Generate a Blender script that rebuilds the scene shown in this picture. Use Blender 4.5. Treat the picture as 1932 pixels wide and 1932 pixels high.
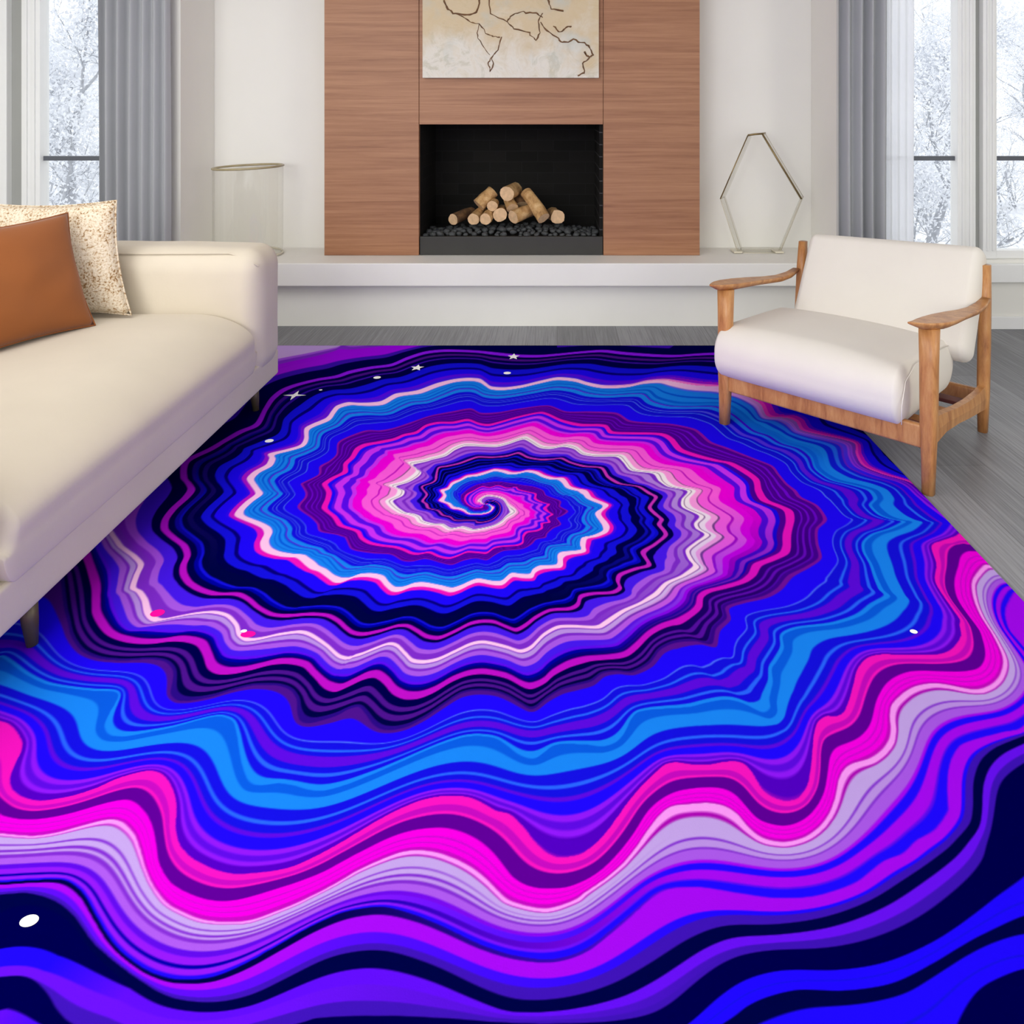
import bpy, bmesh, math, random
import numpy as np
from mathutils import Vector, Matrix, noise
random.seed(7)
for o in list(bpy.data.objects): bpy.data.objects.remove(o)
SC = bpy.context.scene; COL = SC.collection
# ------------------------------------------------------------------ camera, sky, lights, exposure
cam = bpy.data.objects.new('camera', bpy.data.cameras.new('camera')); COL.objects.link(cam)
cam.location = (0, 0, 1.36); cam.rotation_euler = (math.pi / 2, 0, 0)
cam.data.sensor_width = 36; cam.data.lens = 36 * 1421 / 1932
cam.data.shift_x = (966 - 1051) / 1932; cam.data.shift_y = (200 - 966) / 1932
cam.data.clip_start = .05; cam.data.clip_end = 200
SC.camera = cam
W = bpy.data.worlds.new('overcast_sky'); SC.world = W; W.use_nodes = True
W.node_tree.nodes['Background'].inputs[0].default_value = (.97, .985, 1, 1)
W.node_tree.nodes['Background'].inputs[1].default_value = 1.5
def area(name, loc, target, sx, sy, power, col=(1, 1, 1)):
    l = bpy.data.lights.new(name, 'AREA'); l.shape = 'RECTANGLE'; l.size = sx; l.size_y = sy; l.energy = power; l.color = col
    o = bpy.data.objects.new(name, l); COL.objects.link(o); o.location = loc
    o.rotation_euler = (Vector(target) - Vector(loc)).to_track_quat('-Z', 'Y').to_euler(); return o
area('overhead_key', (-1.35, 1.9, 2.70), (-.75, 2.3, 0), 2.4, 2.2, 68, (1, .985, .955))  # soft key lamp added under the ceiling, no fixture there
area('rear_fill', (-2.3, -2.0, 2.0), (-1.3, 4.6, 1.2), 2.6, 1.7, 108, (1, .99, .97))  # lamp added behind the camera to brighten the fireplace wall, no window there
area('side_fill', (3.42, 1.0, 1.6), (-1.3, 2.6, .5), 1.8, 1.8, 48, (1, .97, .86))  # warm lamp added at the solid right wall to lift the sofa front
SC.view_settings.view_transform = 'Standard'; SC.view_settings.look = 'None'
SC.view_settings.exposure = 0.0; SC.view_settings.gamma = 1; SC.view_settings.use_curve_mapping = False
# ------------------------------------------------------------------ helpers
def rgb(h):
    c = [int(h[i:i + 2], 16) / 255 for i in (0, 2, 4)]
    return tuple(x / 12.92 if x <= .04045 else ((x + .055) / 1.055) ** 2.4 for x in c) + (1,)
class Nodes:
    def __init__(s, name):
        s.m = bpy.data.materials.new(name); s.m.use_nodes = True; s.t = s.m.node_tree; s.b = s.t.nodes['Principled BSDF']
    def n(s, kind, **kw):
        x = s.t.nodes.new(kind)
        for k, v in kw.items():
            if k[0] == '_': setattr(x, k[1:], v)
            else: x.inputs[k.replace('__', ' ')].default_value = v
        return x
    def l(s, a, b): s.t.links.new(a, b)
    def coord(s, scale=(1, 1, 1), rot=(0, 0, 0)):
        tc = s.n('ShaderNodeTexCoord'); mp = s.n('ShaderNodeMapping'); s.l(tc.outputs['Object'], mp.inputs[0])
        mp.inputs['Scale'].default_value = scale; mp.inputs['Rotation'].default_value = rot; return mp.outputs[0]
    def ramp(s, fac, stops):
        r = s.n('ShaderNodeValToRGB'); e = r.color_ramp.elements
        while len(e) < len(stops): e.new(.5)
        for x, (p, c) in zip(e, stops): x.position = p; x.color = c if len(c) == 4 else tuple(c) + (1,)
        s.l(fac, r.inputs[0]); return r.outputs[0]
    def bump(s, h, strength, dist=.01):
        b = s.n('ShaderNodeBump', Strength=strength, Distance=dist); s.l(h, b.inputs['Height']); s.l(b.outputs[0], s.b.inputs['Normal'])
def plain(name, h, rough=.6, var=.04, scale=6, bump=0, bscale=200, metallic=0, spec=.5):
    N = Nodes(name); c = rgb(h); v = N.coord()
    t = N.n('ShaderNodeTexNoise', Scale=scale, Detail=4.0); N.l(v, t.inputs['Vector'])
    N.l(N.ramp(t.outputs[0], [(.3, tuple(x * (1 - var) for x in c[:3])), (.7, tuple(min(1, x * (1 + var)) for x in c[:3]))]), N.b.inputs['Base Color'])
    N.b.inputs['Roughness'].default_value = rough; N.b.inputs['Metallic'].default_value = metallic; N.b.inputs['Specular IOR Level'].default_value = spec
    if bump:
        t2 = N.n('ShaderNodeTexNoise', Scale=bscale, Detail=3.0); N.l(v, t2.inputs['Vector']); N.bump(t2.outputs[0], bump)
    return N.m
def wood(name, dark, mid, light, stretch, rough=.45, scale=1.0, rot=(0, 0, 0)):
    N = Nodes(name); v = N.coord(stretch, rot)
    a = N.n('ShaderNodeTexNoise', Scale=2.2 * scale, Detail=8.0, Roughness=.62, Distortion=.6); N.l(v, a.inputs['Vector'])
    b = N.n('ShaderNodeTexNoise', Scale=14.0 * scale, Detail=4.0, Roughness=.7); N.l(v, b.inputs['Vector'])
    mx = N.n('ShaderNodeMath', _operation='MULTIPLY_ADD'); N.l(b.outputs[0], mx.inputs[0]); mx.inputs[1].default_value = .35; N.l(a.outputs[0], mx.inputs[2])
    N.l(N.ramp(mx.outputs[0], [(.45, rgb(dark)), (.66, rgb(mid)), (.86, rgb(light))]), N.b.inputs['Base Color'])
    N.b.inputs['Roughness'].default_value = rough; N.bump(b.outputs[0], .08, .002)
    return N.m
def fabric(name, h, rough=.9, var=.05, weave=350, bump=.25):
    N = Nodes(name); c = rgb(h); v = N.coord()
    t = N.n('ShaderNodeTexNoise', Scale=3.0, Detail=5.0); N.l(v, t.inputs['Vector'])
    N.l(N.ramp(t.outputs[0], [(.3, tuple(x * (1 - var) for x in c[:3])), (.7, tuple(min(1, x * (1 + var)) for x in c[:3]))]), N.b.inputs['Base Color'])
    w = N.n('ShaderNodeTexNoise', Scale=weave, Detail=2.0); N.l(v, w.inputs['Vector']); N.bump(w.outputs[0], bump, .002)
    N.b.inputs['Roughness'].default_value = rough; N.b.inputs['Specular IOR Level'].default_value = .2
    N.b.inputs['Sheen Weight'].default_value = .15
    return N.m
def obj(name, bm, mats, parent=None, smooth=False, M=None):
    me = bpy.data.meshes.new(name)
    if M is not None: bm.transform(M)
    bm.normal_update(); bm.to_mesh(me); bm.free()
    for m in (mats if isinstance(mats, (list, tuple)) else [mats]): me.materials.append(m)
    if smooth:
        for p in me.polygons: p.use_smooth = True
    o = bpy.data.objects.new(name, me); COL.objects.link(o)
    if parent is not None: o.parent = parent
    return o
def tag(o, label, cat, group=None, kind=None):
    o['label'] = label; o['category'] = cat
    if group: o['group'] = group
    if kind: o['kind'] = kind
    return o
def thing(name, label, cat, loc=(0, 0, 0), rz=0, group=None):
    o = bpy.data.objects.new(name, None); COL.objects.link(o); o.location = loc; o.rotation_euler = (0, 0, rz); o.empty_display_size = .1
    return tag(o, label, cat, group)
def struct(name, bm, mats, label=None, cat=None, parent=None, smooth=False):
    o = obj(name, bm, mats, parent, smooth)
    if parent is None:
        o['kind'] = 'structure'
        if label: o['label'] = label; o['category'] = cat
    return o
def local(o):                                   # world points into a thing's own frame
    return (Matrix.Translation(o.location) @ Matrix.Rotation(o.rotation_euler.z, 4, 'Z')).inverted()
def box(bm, x0, x1, y0, y1, z0, z1, bev=0, mi=0, seg=2):
    r = bmesh.ops.create_cube(bm, size=1); vs = r['verts']
    for v in vs: v.co = Vector(((x0 + x1) / 2 + v.co.x * (x1 - x0), (y0 + y1) / 2 + v.co.y * (y1 - y0), (z0 + z1) / 2 + v.co.z * (z1 - z0)))
    fs = set(f for v in vs for f in v.link_faces)
    for f in fs: f.material_index = mi
    if bev: bmesh.ops.bevel(bm, geom=list(set(e for v in vs for e in v.link_edges)), offset=bev, segments=seg, profile=.6, affect='EDGES')
    return bm
def BX(*a, **k): return box(bmesh.new(), *a, **k)
def rbox(bm, x0, x1, y0, y1, z0, z1, r, k=6, m=10, fn=None):
    # soft block: rounded on every edge by r (number or per-axis), then reshaped by fn
    c = Vector(((x0 + x1) / 2, (y0 + y1) / 2, (z0 + z1) / 2)); h = Vector(((x1 - x0) / 2, (y1 - y0) / 2, (z1 - z0) / 2))
    R = Vector((r, r, r)) if not hasattr(r, '__len__') else Vector(r)
    R = Vector([min(R[i], h[i] * .98) for i in range(3)])
    def line(i):
        a = [-h[i] + R[i] * (1 - math.cos(j / k * math.pi / 2)) for j in range(k)] if False else [-h[i] + R[i] * j / k for j in range(k)]
        n = max(1, m); b = [-h[i] + R[i] + (2 * h[i] - 2 * R[i]) * j / n for j in range(n + 1)]
        return a + b + [-x for x in reversed(a)]
    L = [line(i) for i in range(3)]
    def put(p):
        q = Vector([max(-(h[i] - R[i]), min(h[i] - R[i], p[i])) for i in range(3)])
        d = Vector([(p[i] - q[i]) / R[i] for i in range(3)])
        big = max(abs(x) for x in d); ln = d.length
        if ln > 0: d = d * (big / ln)
        return q + Vector([d[i] * R[i] for i in range(3)])
    new = []
    for ax in range(3):
        u, w = (ax + 1) % 3, (ax + 2) % 3
        for sgn in (-1, 1):
            g = []
            for a in L[u]:
                row = []
                for b in L[w]:
                    p = [0, 0, 0]; p[ax] = sgn * h[ax]; p[u] = a; p[w] = b
                    row.append(bm.verts.new(put(p)))
                g.append(row)
            for i in range(len(g) - 1):
                for j in range(len(g[0]) - 1):
                    q = (g[i][j], g[i + 1][j], g[i + 1][j + 1], g[i][j + 1])
                    bm.faces.new(q if sgn > 0 else q[::-1])
            for row in g: new += row
    bmesh.ops.remove_doubles(bm, verts=new, dist=1e-5)
    new = [v for v in new if v.is_valid]
    for v in new:
        p = v.co.copy()
        if fn: p = fn(p, Vector((p.x / h.x, p.y / h.y, p.z / h.z)))
        v.co = p + c
    return bm
def tube(bm, pts, rad, seg=8, mi=0, cap=True):
    pts = [Vector(p) for p in pts]; n = len(pts); rad = rad if hasattr(rad, '__len__') else [rad] * n
    rings = []; up = None
    for i, p in enumerate(pts):
        t = (pts[min(i + 1, n - 1)] - pts[max(i - 1, 0)]).normalized()
        if up is None: up = t.orthogonal().normalized()
        a = (up - t * up.dot(t)); a = a.normalized() if a.length > 1e-6 else t.orthogonal().normalized(); up = a; b = t.cross(a)
        rings.append([bm.verts.new(p + (a * math.cos(q) + b * math.sin(q)) * rad[i]) for q in [2 * math.pi * j / seg for j in range(seg)]])
    for A, B in zip(rings, rings[1:]):
        for j in range(seg):
            f = bm.faces.new((A[j], A[(j + 1) % seg], B[(j + 1) % seg], B[j])); f.material_index = mi; f.smooth = True
    if cap:
        for R_, fl in ((rings[0], True), (rings[-1], False)):
            f = bm.faces.new(R_[::-1] if fl else R_); f.material_index = mi
    return bm
def loft(bm, rings, mi=0, cap=True):
    vr = [[bm.verts.new(p) for p in r] for r in rings]; n = len(vr[0])
    for A, B in zip(vr, vr[1:]):
        for j in range(n): bm.faces.new((A[j], A[(j + 1) % n], B[(j + 1) % n], B[j])).material_index = mi
    if cap: bm.faces.new(vr[0][::-1]).material_index = mi; bm.faces.new(vr[-1]).material_index = mi
    return bm
# ------------------------------------------------------------------ materials
M_wall = plain('warm_white_paint', 'efeee8', .85, .015, 2)
M_white = plain('white_window_paint', 'f2f3f3', .5, .01)
M_grey_trim = plain('grey_window_channel', 'a5a6a3', .6, .02)
M_bar = plain('dark_grey_window_bar', '5b5f68', .4, .03)
M_bench = plain('smooth_white_plaster', 'edece6', .6, .02, 3)
M_walnut = wood('walnut_veneer', '88593c', '9d6c4c', 'ac7c5a', (.30, 1, 12), .5, 1.6)
M_fire = None
def brick(name, mort):
    N = Nodes(name); tc = N.n('ShaderNodeTexCoord')
    sp = N.n('ShaderNodeSeparateXYZ'); N.l(tc.outputs['Object'], sp.inputs[0])
    ad = N.n('ShaderNodeMath', _operation='ADD'); N.l(sp.outputs[0], ad.inputs[0]); N.l(sp.outputs[1], ad.inputs[1])
    cb = N.n('ShaderNodeCombineXYZ'); N.l(ad.outputs[0], cb.inputs[0]); N.l(sp.outputs[2], cb.inputs[1])
    b = N.n('ShaderNodeTexBrick', Scale=1.0); N.l(cb.outputs[0], b.inputs['Vector'])
    b.inputs['Color1'].default_value = (.012, .012, .011, 1); b.inputs['Color2'].default_value = (.017, .016, .015, 1); b.inputs['Mortar'].default_value = (mort, mort, mort, 1)
    b.inputs['Mortar Size'].default_value = .003; b.inputs['Brick Width'].default_value = .23; b.inputs['Row Height'].default_value = .078
    N.l(b.outputs[0], N.b.inputs['Base Color']); N.b.inputs['Roughness'].default_value = .9; N.b.inputs['Specular IOR Level'].default_value = .1
    return N.m
M_brick = brick('black_firebrick', .019); M_brick2 = brick('firebrick_with_pale_joints', .085)  # near-black brick; the right wall's copy has paler joints
M_steel = plain('black_tray_steel', '2b2a27', .55, .08, 12)
M_coal = plain('black_lava_stone', '45484a', .6, .35, 60, .3, 90)
M_glass = None
def glass(name, tint=(1, 1, 1), edge=.45):
    # thin clear pane: mostly see-through, mirror-like at grazing angles
    N = Nodes(name); N.t.nodes.remove(N.b)
    tr = N.n('ShaderNodeBsdfTransparent'); tr.inputs[0].default_value = tuple(tint) + (1,)
    gl = N.n('ShaderNodeBsdfGlossy', Roughness=.02); lw = N.n('ShaderNodeLayerWeight'); pw = N.n('ShaderNodeMath', _operation='POWER'); pw.inputs[1].default_value = 4; N.l(lw.outputs['Facing'], pw.inputs[0])
    fr = N.n('ShaderNodeMath', _operation='MULTIPLY_ADD'); N.l(pw.outputs[0], fr.inputs[0]); fr.inputs[1].default_value = edge; fr.inputs[2].default_value = .04; mx = N.n('ShaderNodeMixShader')
    N.l(fr.outputs[0], mx.inputs[0]); N.l(tr.outputs[0], mx.inputs[1]); N.l(gl.outputs[0], mx.inputs[2])
    N.l(mx.outputs[0], N.t.nodes['Material Output'].inputs[0]); return N.m
M_pane = glass('window_glass', (.985, .99, .995))
M_vase = glass('clear_vase_glass', (.962, .958, .945))
M_brass = plain('aged_brass', '8d7a55', .35, .1, 30, metallic=.8)
M_rim = plain('amber_glass_rim', 'a89b78', .25, .08, 20)
# ------------------------------------------------------------------ floor, walls, windows
def floor_mat():
    N = Nodes('dark_grey_planks'); tc = N.n('ShaderNodeTexCoord')
    sp = N.n('ShaderNodeSeparateXYZ'); N.l(tc.outputs['Object'], sp.inputs[0])
    cb = N.n('ShaderNodeCombineXYZ'); N.l(sp.outputs[1], cb.inputs[0]); N.l(sp.outputs[0], cb.inputs[1])
    b = N.n('ShaderNodeTexBrick', Scale=1.0); N.l(cb.outputs[0], b.inputs['Vector'])
    b.inputs['Color1'].default_value = (.42, .42, .42, 1); b.inputs['Color2'].default_value = (.6, .6, .6, 1); b.inputs['Mortar'].default_value = (.3, .3, .3, 1)
    b.inputs['Mortar Size'].default_value = .0012; b.inputs['Brick Width'].default_value = 1.9; b.inputs['Row Height'].default_value = .18
    mp = N.n('ShaderNodeMapping'); mp.inputs['Scale'].default_value = (55, 1.3, 1); N.l(tc.outputs['Object'], mp.inputs[0])
    t = N.n('ShaderNodeTexNoise', Scale=2.0, Detail=6.0, Roughness=.65); N.l(mp.outputs[0], t.inputs['Vector'])
    m = N.n('ShaderNodeMath', _operation='MULTIPLY_ADD'); N.l(t.outputs[0], m.inputs[0]); m.inputs[1].default_value = .75
    N.l(b.outputs[0], m.inputs[2])
    N.l(N.ramp(m.outputs[0], [(.62, rgb('55565a')), (.85, rgb('74757a')), (1.0, rgb('8d8e93'))]), N.b.inputs['Base Color'])
    N.b.inputs['Roughness'].default_value = .42; N.bump(t.outputs[0], .1, .002); return N.m
struct('floor', BX(-4.3, 3.6, -2.2, 4.95, -.12, 0), floor_mat(), 'dark grey wood plank floor under and beside the rug', 'floor')
ZT = 2.75
bm = bmesh.new()                                        # recessed wall behind the hearth, open behind the fireplace
box(bm, -2.45, -.95, 5.06, 5.2, 0, ZT); box(bm, .36, 1.86, 5.06, 5.2, 0, ZT); box(bm, -.95, .36, 5.06, 5.2, 1.3, ZT); box(bm, -.95, .36, 5.06, 5.2, 0, .40)
struct('wall_back', bm, M_wall, 'recessed white wall behind the hearth bench', 'wall')
def window_wall(name, xa, xb, wa, wb, za, zb, label):
    b = bmesh.new()
    box(b, xa, wa, 4.60, 4.86, 0, ZT); box(b, wb, xb, 4.60, 4.86, 0, ZT); box(b, wa, wb, 4.60, 4.86, 0, za); box(b, wa, wb, 4.60, 4.86, zb, ZT)
    return struct(name, b, M_wall, label, 'wall')
window_wall('wall_left_front', -4.2, -2.30, -3.95, -2.55, .42, 2.45, 'white wall around the left window')
struct('wall_left_return', BX(-2.45, -2.302, 4.862, 5.058, 0, ZT), M_wall, 'short return of the alcove behind the glass cylinder', 'wall')
window_wall('wall_right_front', 1.706, 3.5, 1.95, 3.32, .42, 2.45, 'white wall around the right window')
struct('wall_right_return', BX(1.708, 1.86, 4.862, 5.058, 0, ZT), M_wall, 'short return of the alcove beside the grey curtain', 'wall')
struct('wall_left', BX(-4.35, -4.202, -2.2, 4.86, 0, ZT), M_wall, 'white side wall beyond the sofa', 'wall')
struct('wall_right', BX(3.502, 3.65, -2.2, 4.86, 0, ZT), M_wall, 'white side wall beyond the armchair', 'wall')
struct('ceiling', BX(-4.35, 3.65, -2.2, 5.2, ZT + .002, ZT + .1), M_wall, 'white ceiling above the room', 'ceiling')
struct('baseboard_right', BX(1.72, 3.5, 4.583, 4.598, .0, .078, .004), M_white, 'white baseboard under the right window', 'baseboard')
struct('trim_1', BX(1.99, 3.5, 4.555, 4.598, .292, .40, .004), M_white, 'deep white sill band under the right window', 'window sill')
struct('trim_2', BX(-4.1, -2.42, 4.555, 4.598, .292, .40, .004), M_white, 'deep white sill band under the left window', 'window sill')
def window(name, label, x0, x1, posts, panes, z0=.42, z1=2.45, zb=1.036):
    w = thing(name, label, 'window', ((x0 + x1) / 2, 4.66, z0)); w['kind'] = 'structure'; L = local(w)
    b = bmesh.new()
    box(b, x0, x1, 4.64, 4.72, z0, z0 + .05, .004); box(b, x0, x1, 4.64, 4.72, z1 - .06, z1, .004)
    for a, c in posts['white']:
        box(b, a, c, 4.63, 4.72, z0, z1, .006)
        wd = c - a
        if wd > .08:                                     # stepped sash profile
            box(b, a + wd * .22, a + wd * .36, 4.618, 4.64, z0 + .05, z1, .003); box(b, a + wd * .62, a + wd * .78, 4.618, 4.64, z0 + .05, z1, .003)
    obj('frame', b, M_white, w, M=L)
    for a, c in posts['grey']: obj('recess_channel', BX(a, c, 4.675, 4.715, z0 + .05, z1 - .06), M_grey_trim, w, M=L)
    for a, c in panes:
        obj('pane', BX(a, c, 4.690, 4.696, z0 + .05, z1 - .06), M_pane, w, M=L)
        obj('glazing_bar', BX(a - .012, c + .012, 4.662, 4.688, zb - .014, zb + .014, .003), M_bar, w, M=L)
window('window_1', 'tall left window behind the sofa with one dark glazing bar', -3.95, -2.55,
       dict(white=[(-3.95, -3.90), (-3.46, -3.385), (-3.295, -3.18), (-2.60, -2.55)], grey=[(-3.385, -3.295)]), [(-3.90, -3.46), (-3.18, -2.60)])
window('window_2', 'tall right window behind the armchair with dark glazing bars', 1.95, 3.32,
       dict(white=[(1.95, 2.0), (2.463, 2.575), (2.62, 2.705), (3.27, 3.32)], grey=[(2.575, 2.62)]), [(2.0, 2.463), (2.705, 3.27)])
# ------------------------------------------------------------------ garden outside
gm = plain('snow', 'eef0f2', .9, .05, .6)
bm = bmesh.new(); bmesh.ops.create_grid(bm, x_segments=60, y_segments=40, size=1)
for v in bm.verts:
    v.co = Vector((v.co.x * 26, 18 + v.co.y * 12.9, 0)); v.co.z = -.25 + .25 * noise.noise(v.co * .35) + max(0, v.co.y - 9) * .03
struct('ground', bm, gm, 'snow covered garden ground outside the windows', 'ground', smooth=True)
M_bark = plain('frosted_bark', 'b3b6bd', .9, .2, 14)
M_frost = plain('frosted_twigs', 'e9ecf2', .9, .08, 9)
def tree(x, y, h, seed, label):
    rnd = random.Random(seed); t = thing('frosted_tree', label, 'tree', (x, y, -.35), 0, 'frosted trees in the garden')
    bw, bf = bmesh.new(), bmesh.new()
    def sprig(p, n, s):
        for _ in range(n):
            q = p + Vector((rnd.gauss(0, s), rnd.gauss(0, s), rnd.gauss(0, s * .8)))
            a = Vector((rnd.uniform(-1, 1), rnd.uniform(-1, 1), rnd.uniform(-1, 1))).normalized(); c = a.orthogonal().normalized()
            w, l = rnd.uniform(.008, .016), rnd.uniform(.03, .075)
            d = a.cross(c)
            vs = [bf.verts.new(q + a * l * e + c * w * f_ + d * w * g) for e, f_, g in ((-.5, 0, 0), (0, 1, 0), (.5, 0, 0), (0, -1, 0), (0, 0, .8))]
            for i, j, k in ((0, 1, 4), (1, 2, 4), (2, 3, 4), (3, 0, 4)): bf.faces.new((vs[i], vs[j], vs[k]))
            bf.faces.new((vs[3], vs[2], vs[1], vs[0]))
    def grow(p, d, ln, r, dep):
        pts = [p]; k = 4
        for i in range(k):
            d = (d + Vector((rnd.gauss(0, .16), rnd.gauss(0, .16), rnd.gauss(.03, .10)))).normalized(); pts.append(pts[-1] + d * ln / k)
        tube(bw, pts, [r * (1 - .45 * i / k) for i in range(k + 1)], 6 if dep < 2 else 4, cap=False)
        if dep >= 2:
            for q in pts[1:]: sprig(q, 3 if dep > 2 else 2, .13)
        if dep == 4: return
        for i in range(1, k + 1):
            for _ in range(2 if i == k or dep > 0 else 1):
                ax = Vector((rnd.uniform(-1, 1), rnd.uniform(-1, 1), rnd.uniform(-.25, .7))).normalized()
                grow(pts[i], (d * .55 + ax * .9).normalized(), ln * rnd.uniform(.48, .66), r * .5 * (1 - .1 * i), dep + 1) if rnd.random() < (.95 if dep < 2 else .55) else None
    grow(Vector((0, 0, 0)), Vector((rnd.gauss(0, .06), 0, 1)), h * .5, h * .016, 0)
    for _ in range(10):                                  # low suckers fill the view at sill height
        a = rnd.uniform(0, 6.28); grow(Vector((math.cos(a) * .5, math.sin(a) * .5, 0)), Vector((math.cos(a) * .5, math.sin(a) * .5, 1)).normalized(), h * .22, h * .004, 2)
    obj('trunk', bw, M_bark, t); obj('foliage', bf, M_frost, t)
tree(-5.6, 8.6, 3.8, 3, 'frosted tree nearest the left window')
tree(-8.3, 11.6, 4.6, 11, 'frosted tree further back through the left window')
tree(-8.4, 16.6, 4.8, 5, 'frosted tree furthest back through the left window, towards the curtain')
tree(3.9, 8.0, 3.4, 8, 'frosted tree seen through the narrow pane of the right window')
tree(7.2, 11.6, 4.2, 21, 'frosted tree seen through the far right pane at the photo edge')
tree(8.2, 16.4, 4.9, 14, 'frosted tree furthest back through the right window')
# ------------------------------------------------------------------ hearth bench and fireplace
t = thing('hearth_bench', 'long white plaster hearth bench under the fireplace', 'bench', (-.3, 4.8, 0)); L = local(t)
obj('slab', BX(-2.296, 1.702, 4.55, 5.058, .271, .409, .006), M_bench, t, M=L)
obj('base', BX(-2.296, 1.702, 4.655, 5.058, 0, .271), M_bench, t, M=L)
t = thing('fireplace', 'walnut panelled fireplace with a black firebox opening', 'fireplace', (-.29, 4.9, .4105)); L = local(t)
obj('side_panel', BX(-1.48, -.879, 4.79, 5.058, .4105, ZT, .0015), M_walnut, t, M=L)
obj('side_panel', BX(.295, .907, 4.79, 5.058, .4105, ZT, .0015), M_walnut, t, M=L)
obj('upper_panel', BX(-.876, .292, 4.79, 5.058, 1.243, ZT, .0015), M_walnut, t, M=L)
bm = bmesh.new()
box(bm, -.905, -.877, 4.83, 5.50, .4105, 1.28); box(bm, .272, .294, 4.83, 5.50, .4105, 1.28, 0, 1); box(bm, -.905, .294, 5.44, 5.50, .4105, 1.28)
box(bm, -.877, .272, 4.83, 5.44, 1.242, 1.28); box(bm, -.877, .272, 4.83, 5.44, .4105, .44)
obj('firebox', bm, [M_brick, M_brick2], t, M=L)
bm = bmesh.new(); box(bm, -.874, .291, 4.797, 4.828, .4105, .528, .003); box(bm, -.874, .27, 4.83, 5.43, .45, .510)
obj('ember_tray', bm, M_steel, t, M=L)
# black stones: three rough shapes, each stone an object of its own
stones = []
for s in range(4):
    b = bmesh.new(); bmesh.ops.create_icosphere(b, subdivisions=2, radius=1)
    for v in b.verts: v.co = v.co * (1 + .28 * noise.noise(v.co * 1.3 + Vector((s * 7, 0, 0)))); v.co.z *= .8
    me = bpy.data.meshes.new('lava_stone'); b.to_mesh(me); b.free(); me.materials.append(M_coal); stones.append(me)
    for p in me.polygons: p.use_smooth = True
rnd = random.Random(4); placed = []; tries = 0
while len(placed) < 150 and tries < 9000:
    tries += 1
    x, y = rnd.uniform(-.85, .25), 4.85 + .30 * rnd.random() ** 1.3; r = rnd.uniform(.014, .026)
    if any((x - a) ** 2 + (y - b_) ** 2 < ((r + c) * .93) ** 2 for a, b_, c in placed): continue
    placed.append((x, y, r))
    o = bpy.data.objects.new('lava_stone', stones[rnd.randrange(4)]); COL.objects.link(o)
    mound = .026 * max(0, 1 - ((x + .29) / .55) ** 2) * min(1, (y - 4.84) / .08)
    o.location = (x, y, .510 + r * .74 + mound); o.scale = (r * rnd.uniform(.9, 1.25), r, r * rnd.uniform(.8, 1)); o.rotation_euler = (rnd.uniform(-.4, .4), rnd.uniform(-.4, .4), rnd.uniform(0, 6))
    tag(o, 'small black lava stone lying in the fireplace tray', 'stone', 'black lava stones in the firebox')
M_log = wood('pale_log_bark', '8a6238', 'c49a64', 'dcbb8a', (3, 3, 3), .8, 2.0)
M_cut = plain('cut_log_end', 'd8b58c', .8, .14, 40)
M_logd = wood('dark_log_bark', '3a2a1c', '6b4c30', '8a6640', (3, 3, 3), .85, 2.0)  # darker brown than the pale log bark
def log(px0, d0, px1, d1, r, label, dark=False, bend=0):
    def at(p, d): x, y = 780 + p[0] / 5.084, 220 + p[1] / 5.084; return Vector(((x - 1051) * d / 1421, d, 1.36 - (y - 200) * d / 1421))
    a, c = at(px0, d0), at(px1, d1); root = (a + c) / 2
    o_pts = []; n = 9; ax = (c - a); side = ax.cross(Vector((0, 0, 1)))
    side = side.normalized() if side.length > 1e-4 else Vector((1, 0, 0))
    b = bmesh.new(); rs = random.Random(hash(label) % 1000 if False else len(label) * 31 + int(px0[0])); seg = 14; rings = []
    t = ax.normalized(); u = t.orthogonal().normalized(); w = t.cross(u); off = rs.uniform(0, 20)
    for i in range(n):
        f = i / (n - 1); c0 = a.lerp(c, f) - root + Vector((0, 0, 1)) * bend * math.sin(f * math.pi); ring = []
        for j in range(seg):
            q = 2 * math.pi * j / seg; dv = u * math.cos(q) + w * math.sin(q)
            k = r * (1 + .16 * noise.noise(dv * 1.3 + Vector((off, f * 2.5, 0)))) * (1.03 - .08 * f); ring.append(c0 + dv * k)
        rings.append(ring)
    loft(b, rings, 0, False); vs = list(b.verts)
    e0 = b.faces.new(vs[:seg][::-1]); e1 = b.faces.new(vs[-seg:])
    for e in (e0, e1): e.material_index = 1
    r2 = bmesh.ops.inset_individual(b, faces=[e0, e1], thickness=r * .14, depth=-r * .04)
    for f in b.faces: f.smooth = f.material_index == 0
    o = obj('firewood_log', b, [M_logd if dark else M_log, M_cut]); o.location = root
    tag(o, label, 'log', 'firewood logs in the firebox')
log((380, 985), 4.96, (560, 910), 5.16, .036, 'brownish log at the far left of the pile', True)
log((575, 985), 4.90, (660, 905), 5.12, .037, 'split log with a slanted end, second from the left along the bottom')
log((690, 985), 4.865, (735, 930), 4.99, .037, 'short round log with a pale pink end on the bottom row')
log((830, 945), 4.91, (850, 905), 5.12, .044, 'log with a ringed cut end at the centre of the bottom row')
log((955, 965), 4.90, (1150, 890), 5.03, .043, 'log lying sideways right of centre on the bottom row')
log((1248, 975), 4.875, (1080, 725), 5.02, .041, 'long pale log leaning down to the right across the pile', False, .01)
log((1385, 962), 4.94, (1330, 930), 5.16, .046, 'round log end at the far right of the pile')
log((895, 740), 4.92, (985, 695), 5.10, .047, 'topmost log with a pale round end in the centre of the pile')
log((625, 850), 5.0, (765, 715), 5.045, .046, 'stubby upright log at the upper left of the pile')
log((755, 858), 4.93, (775, 830), 5.0, .034, 'small block tucked under the stubby upright log')
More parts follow.
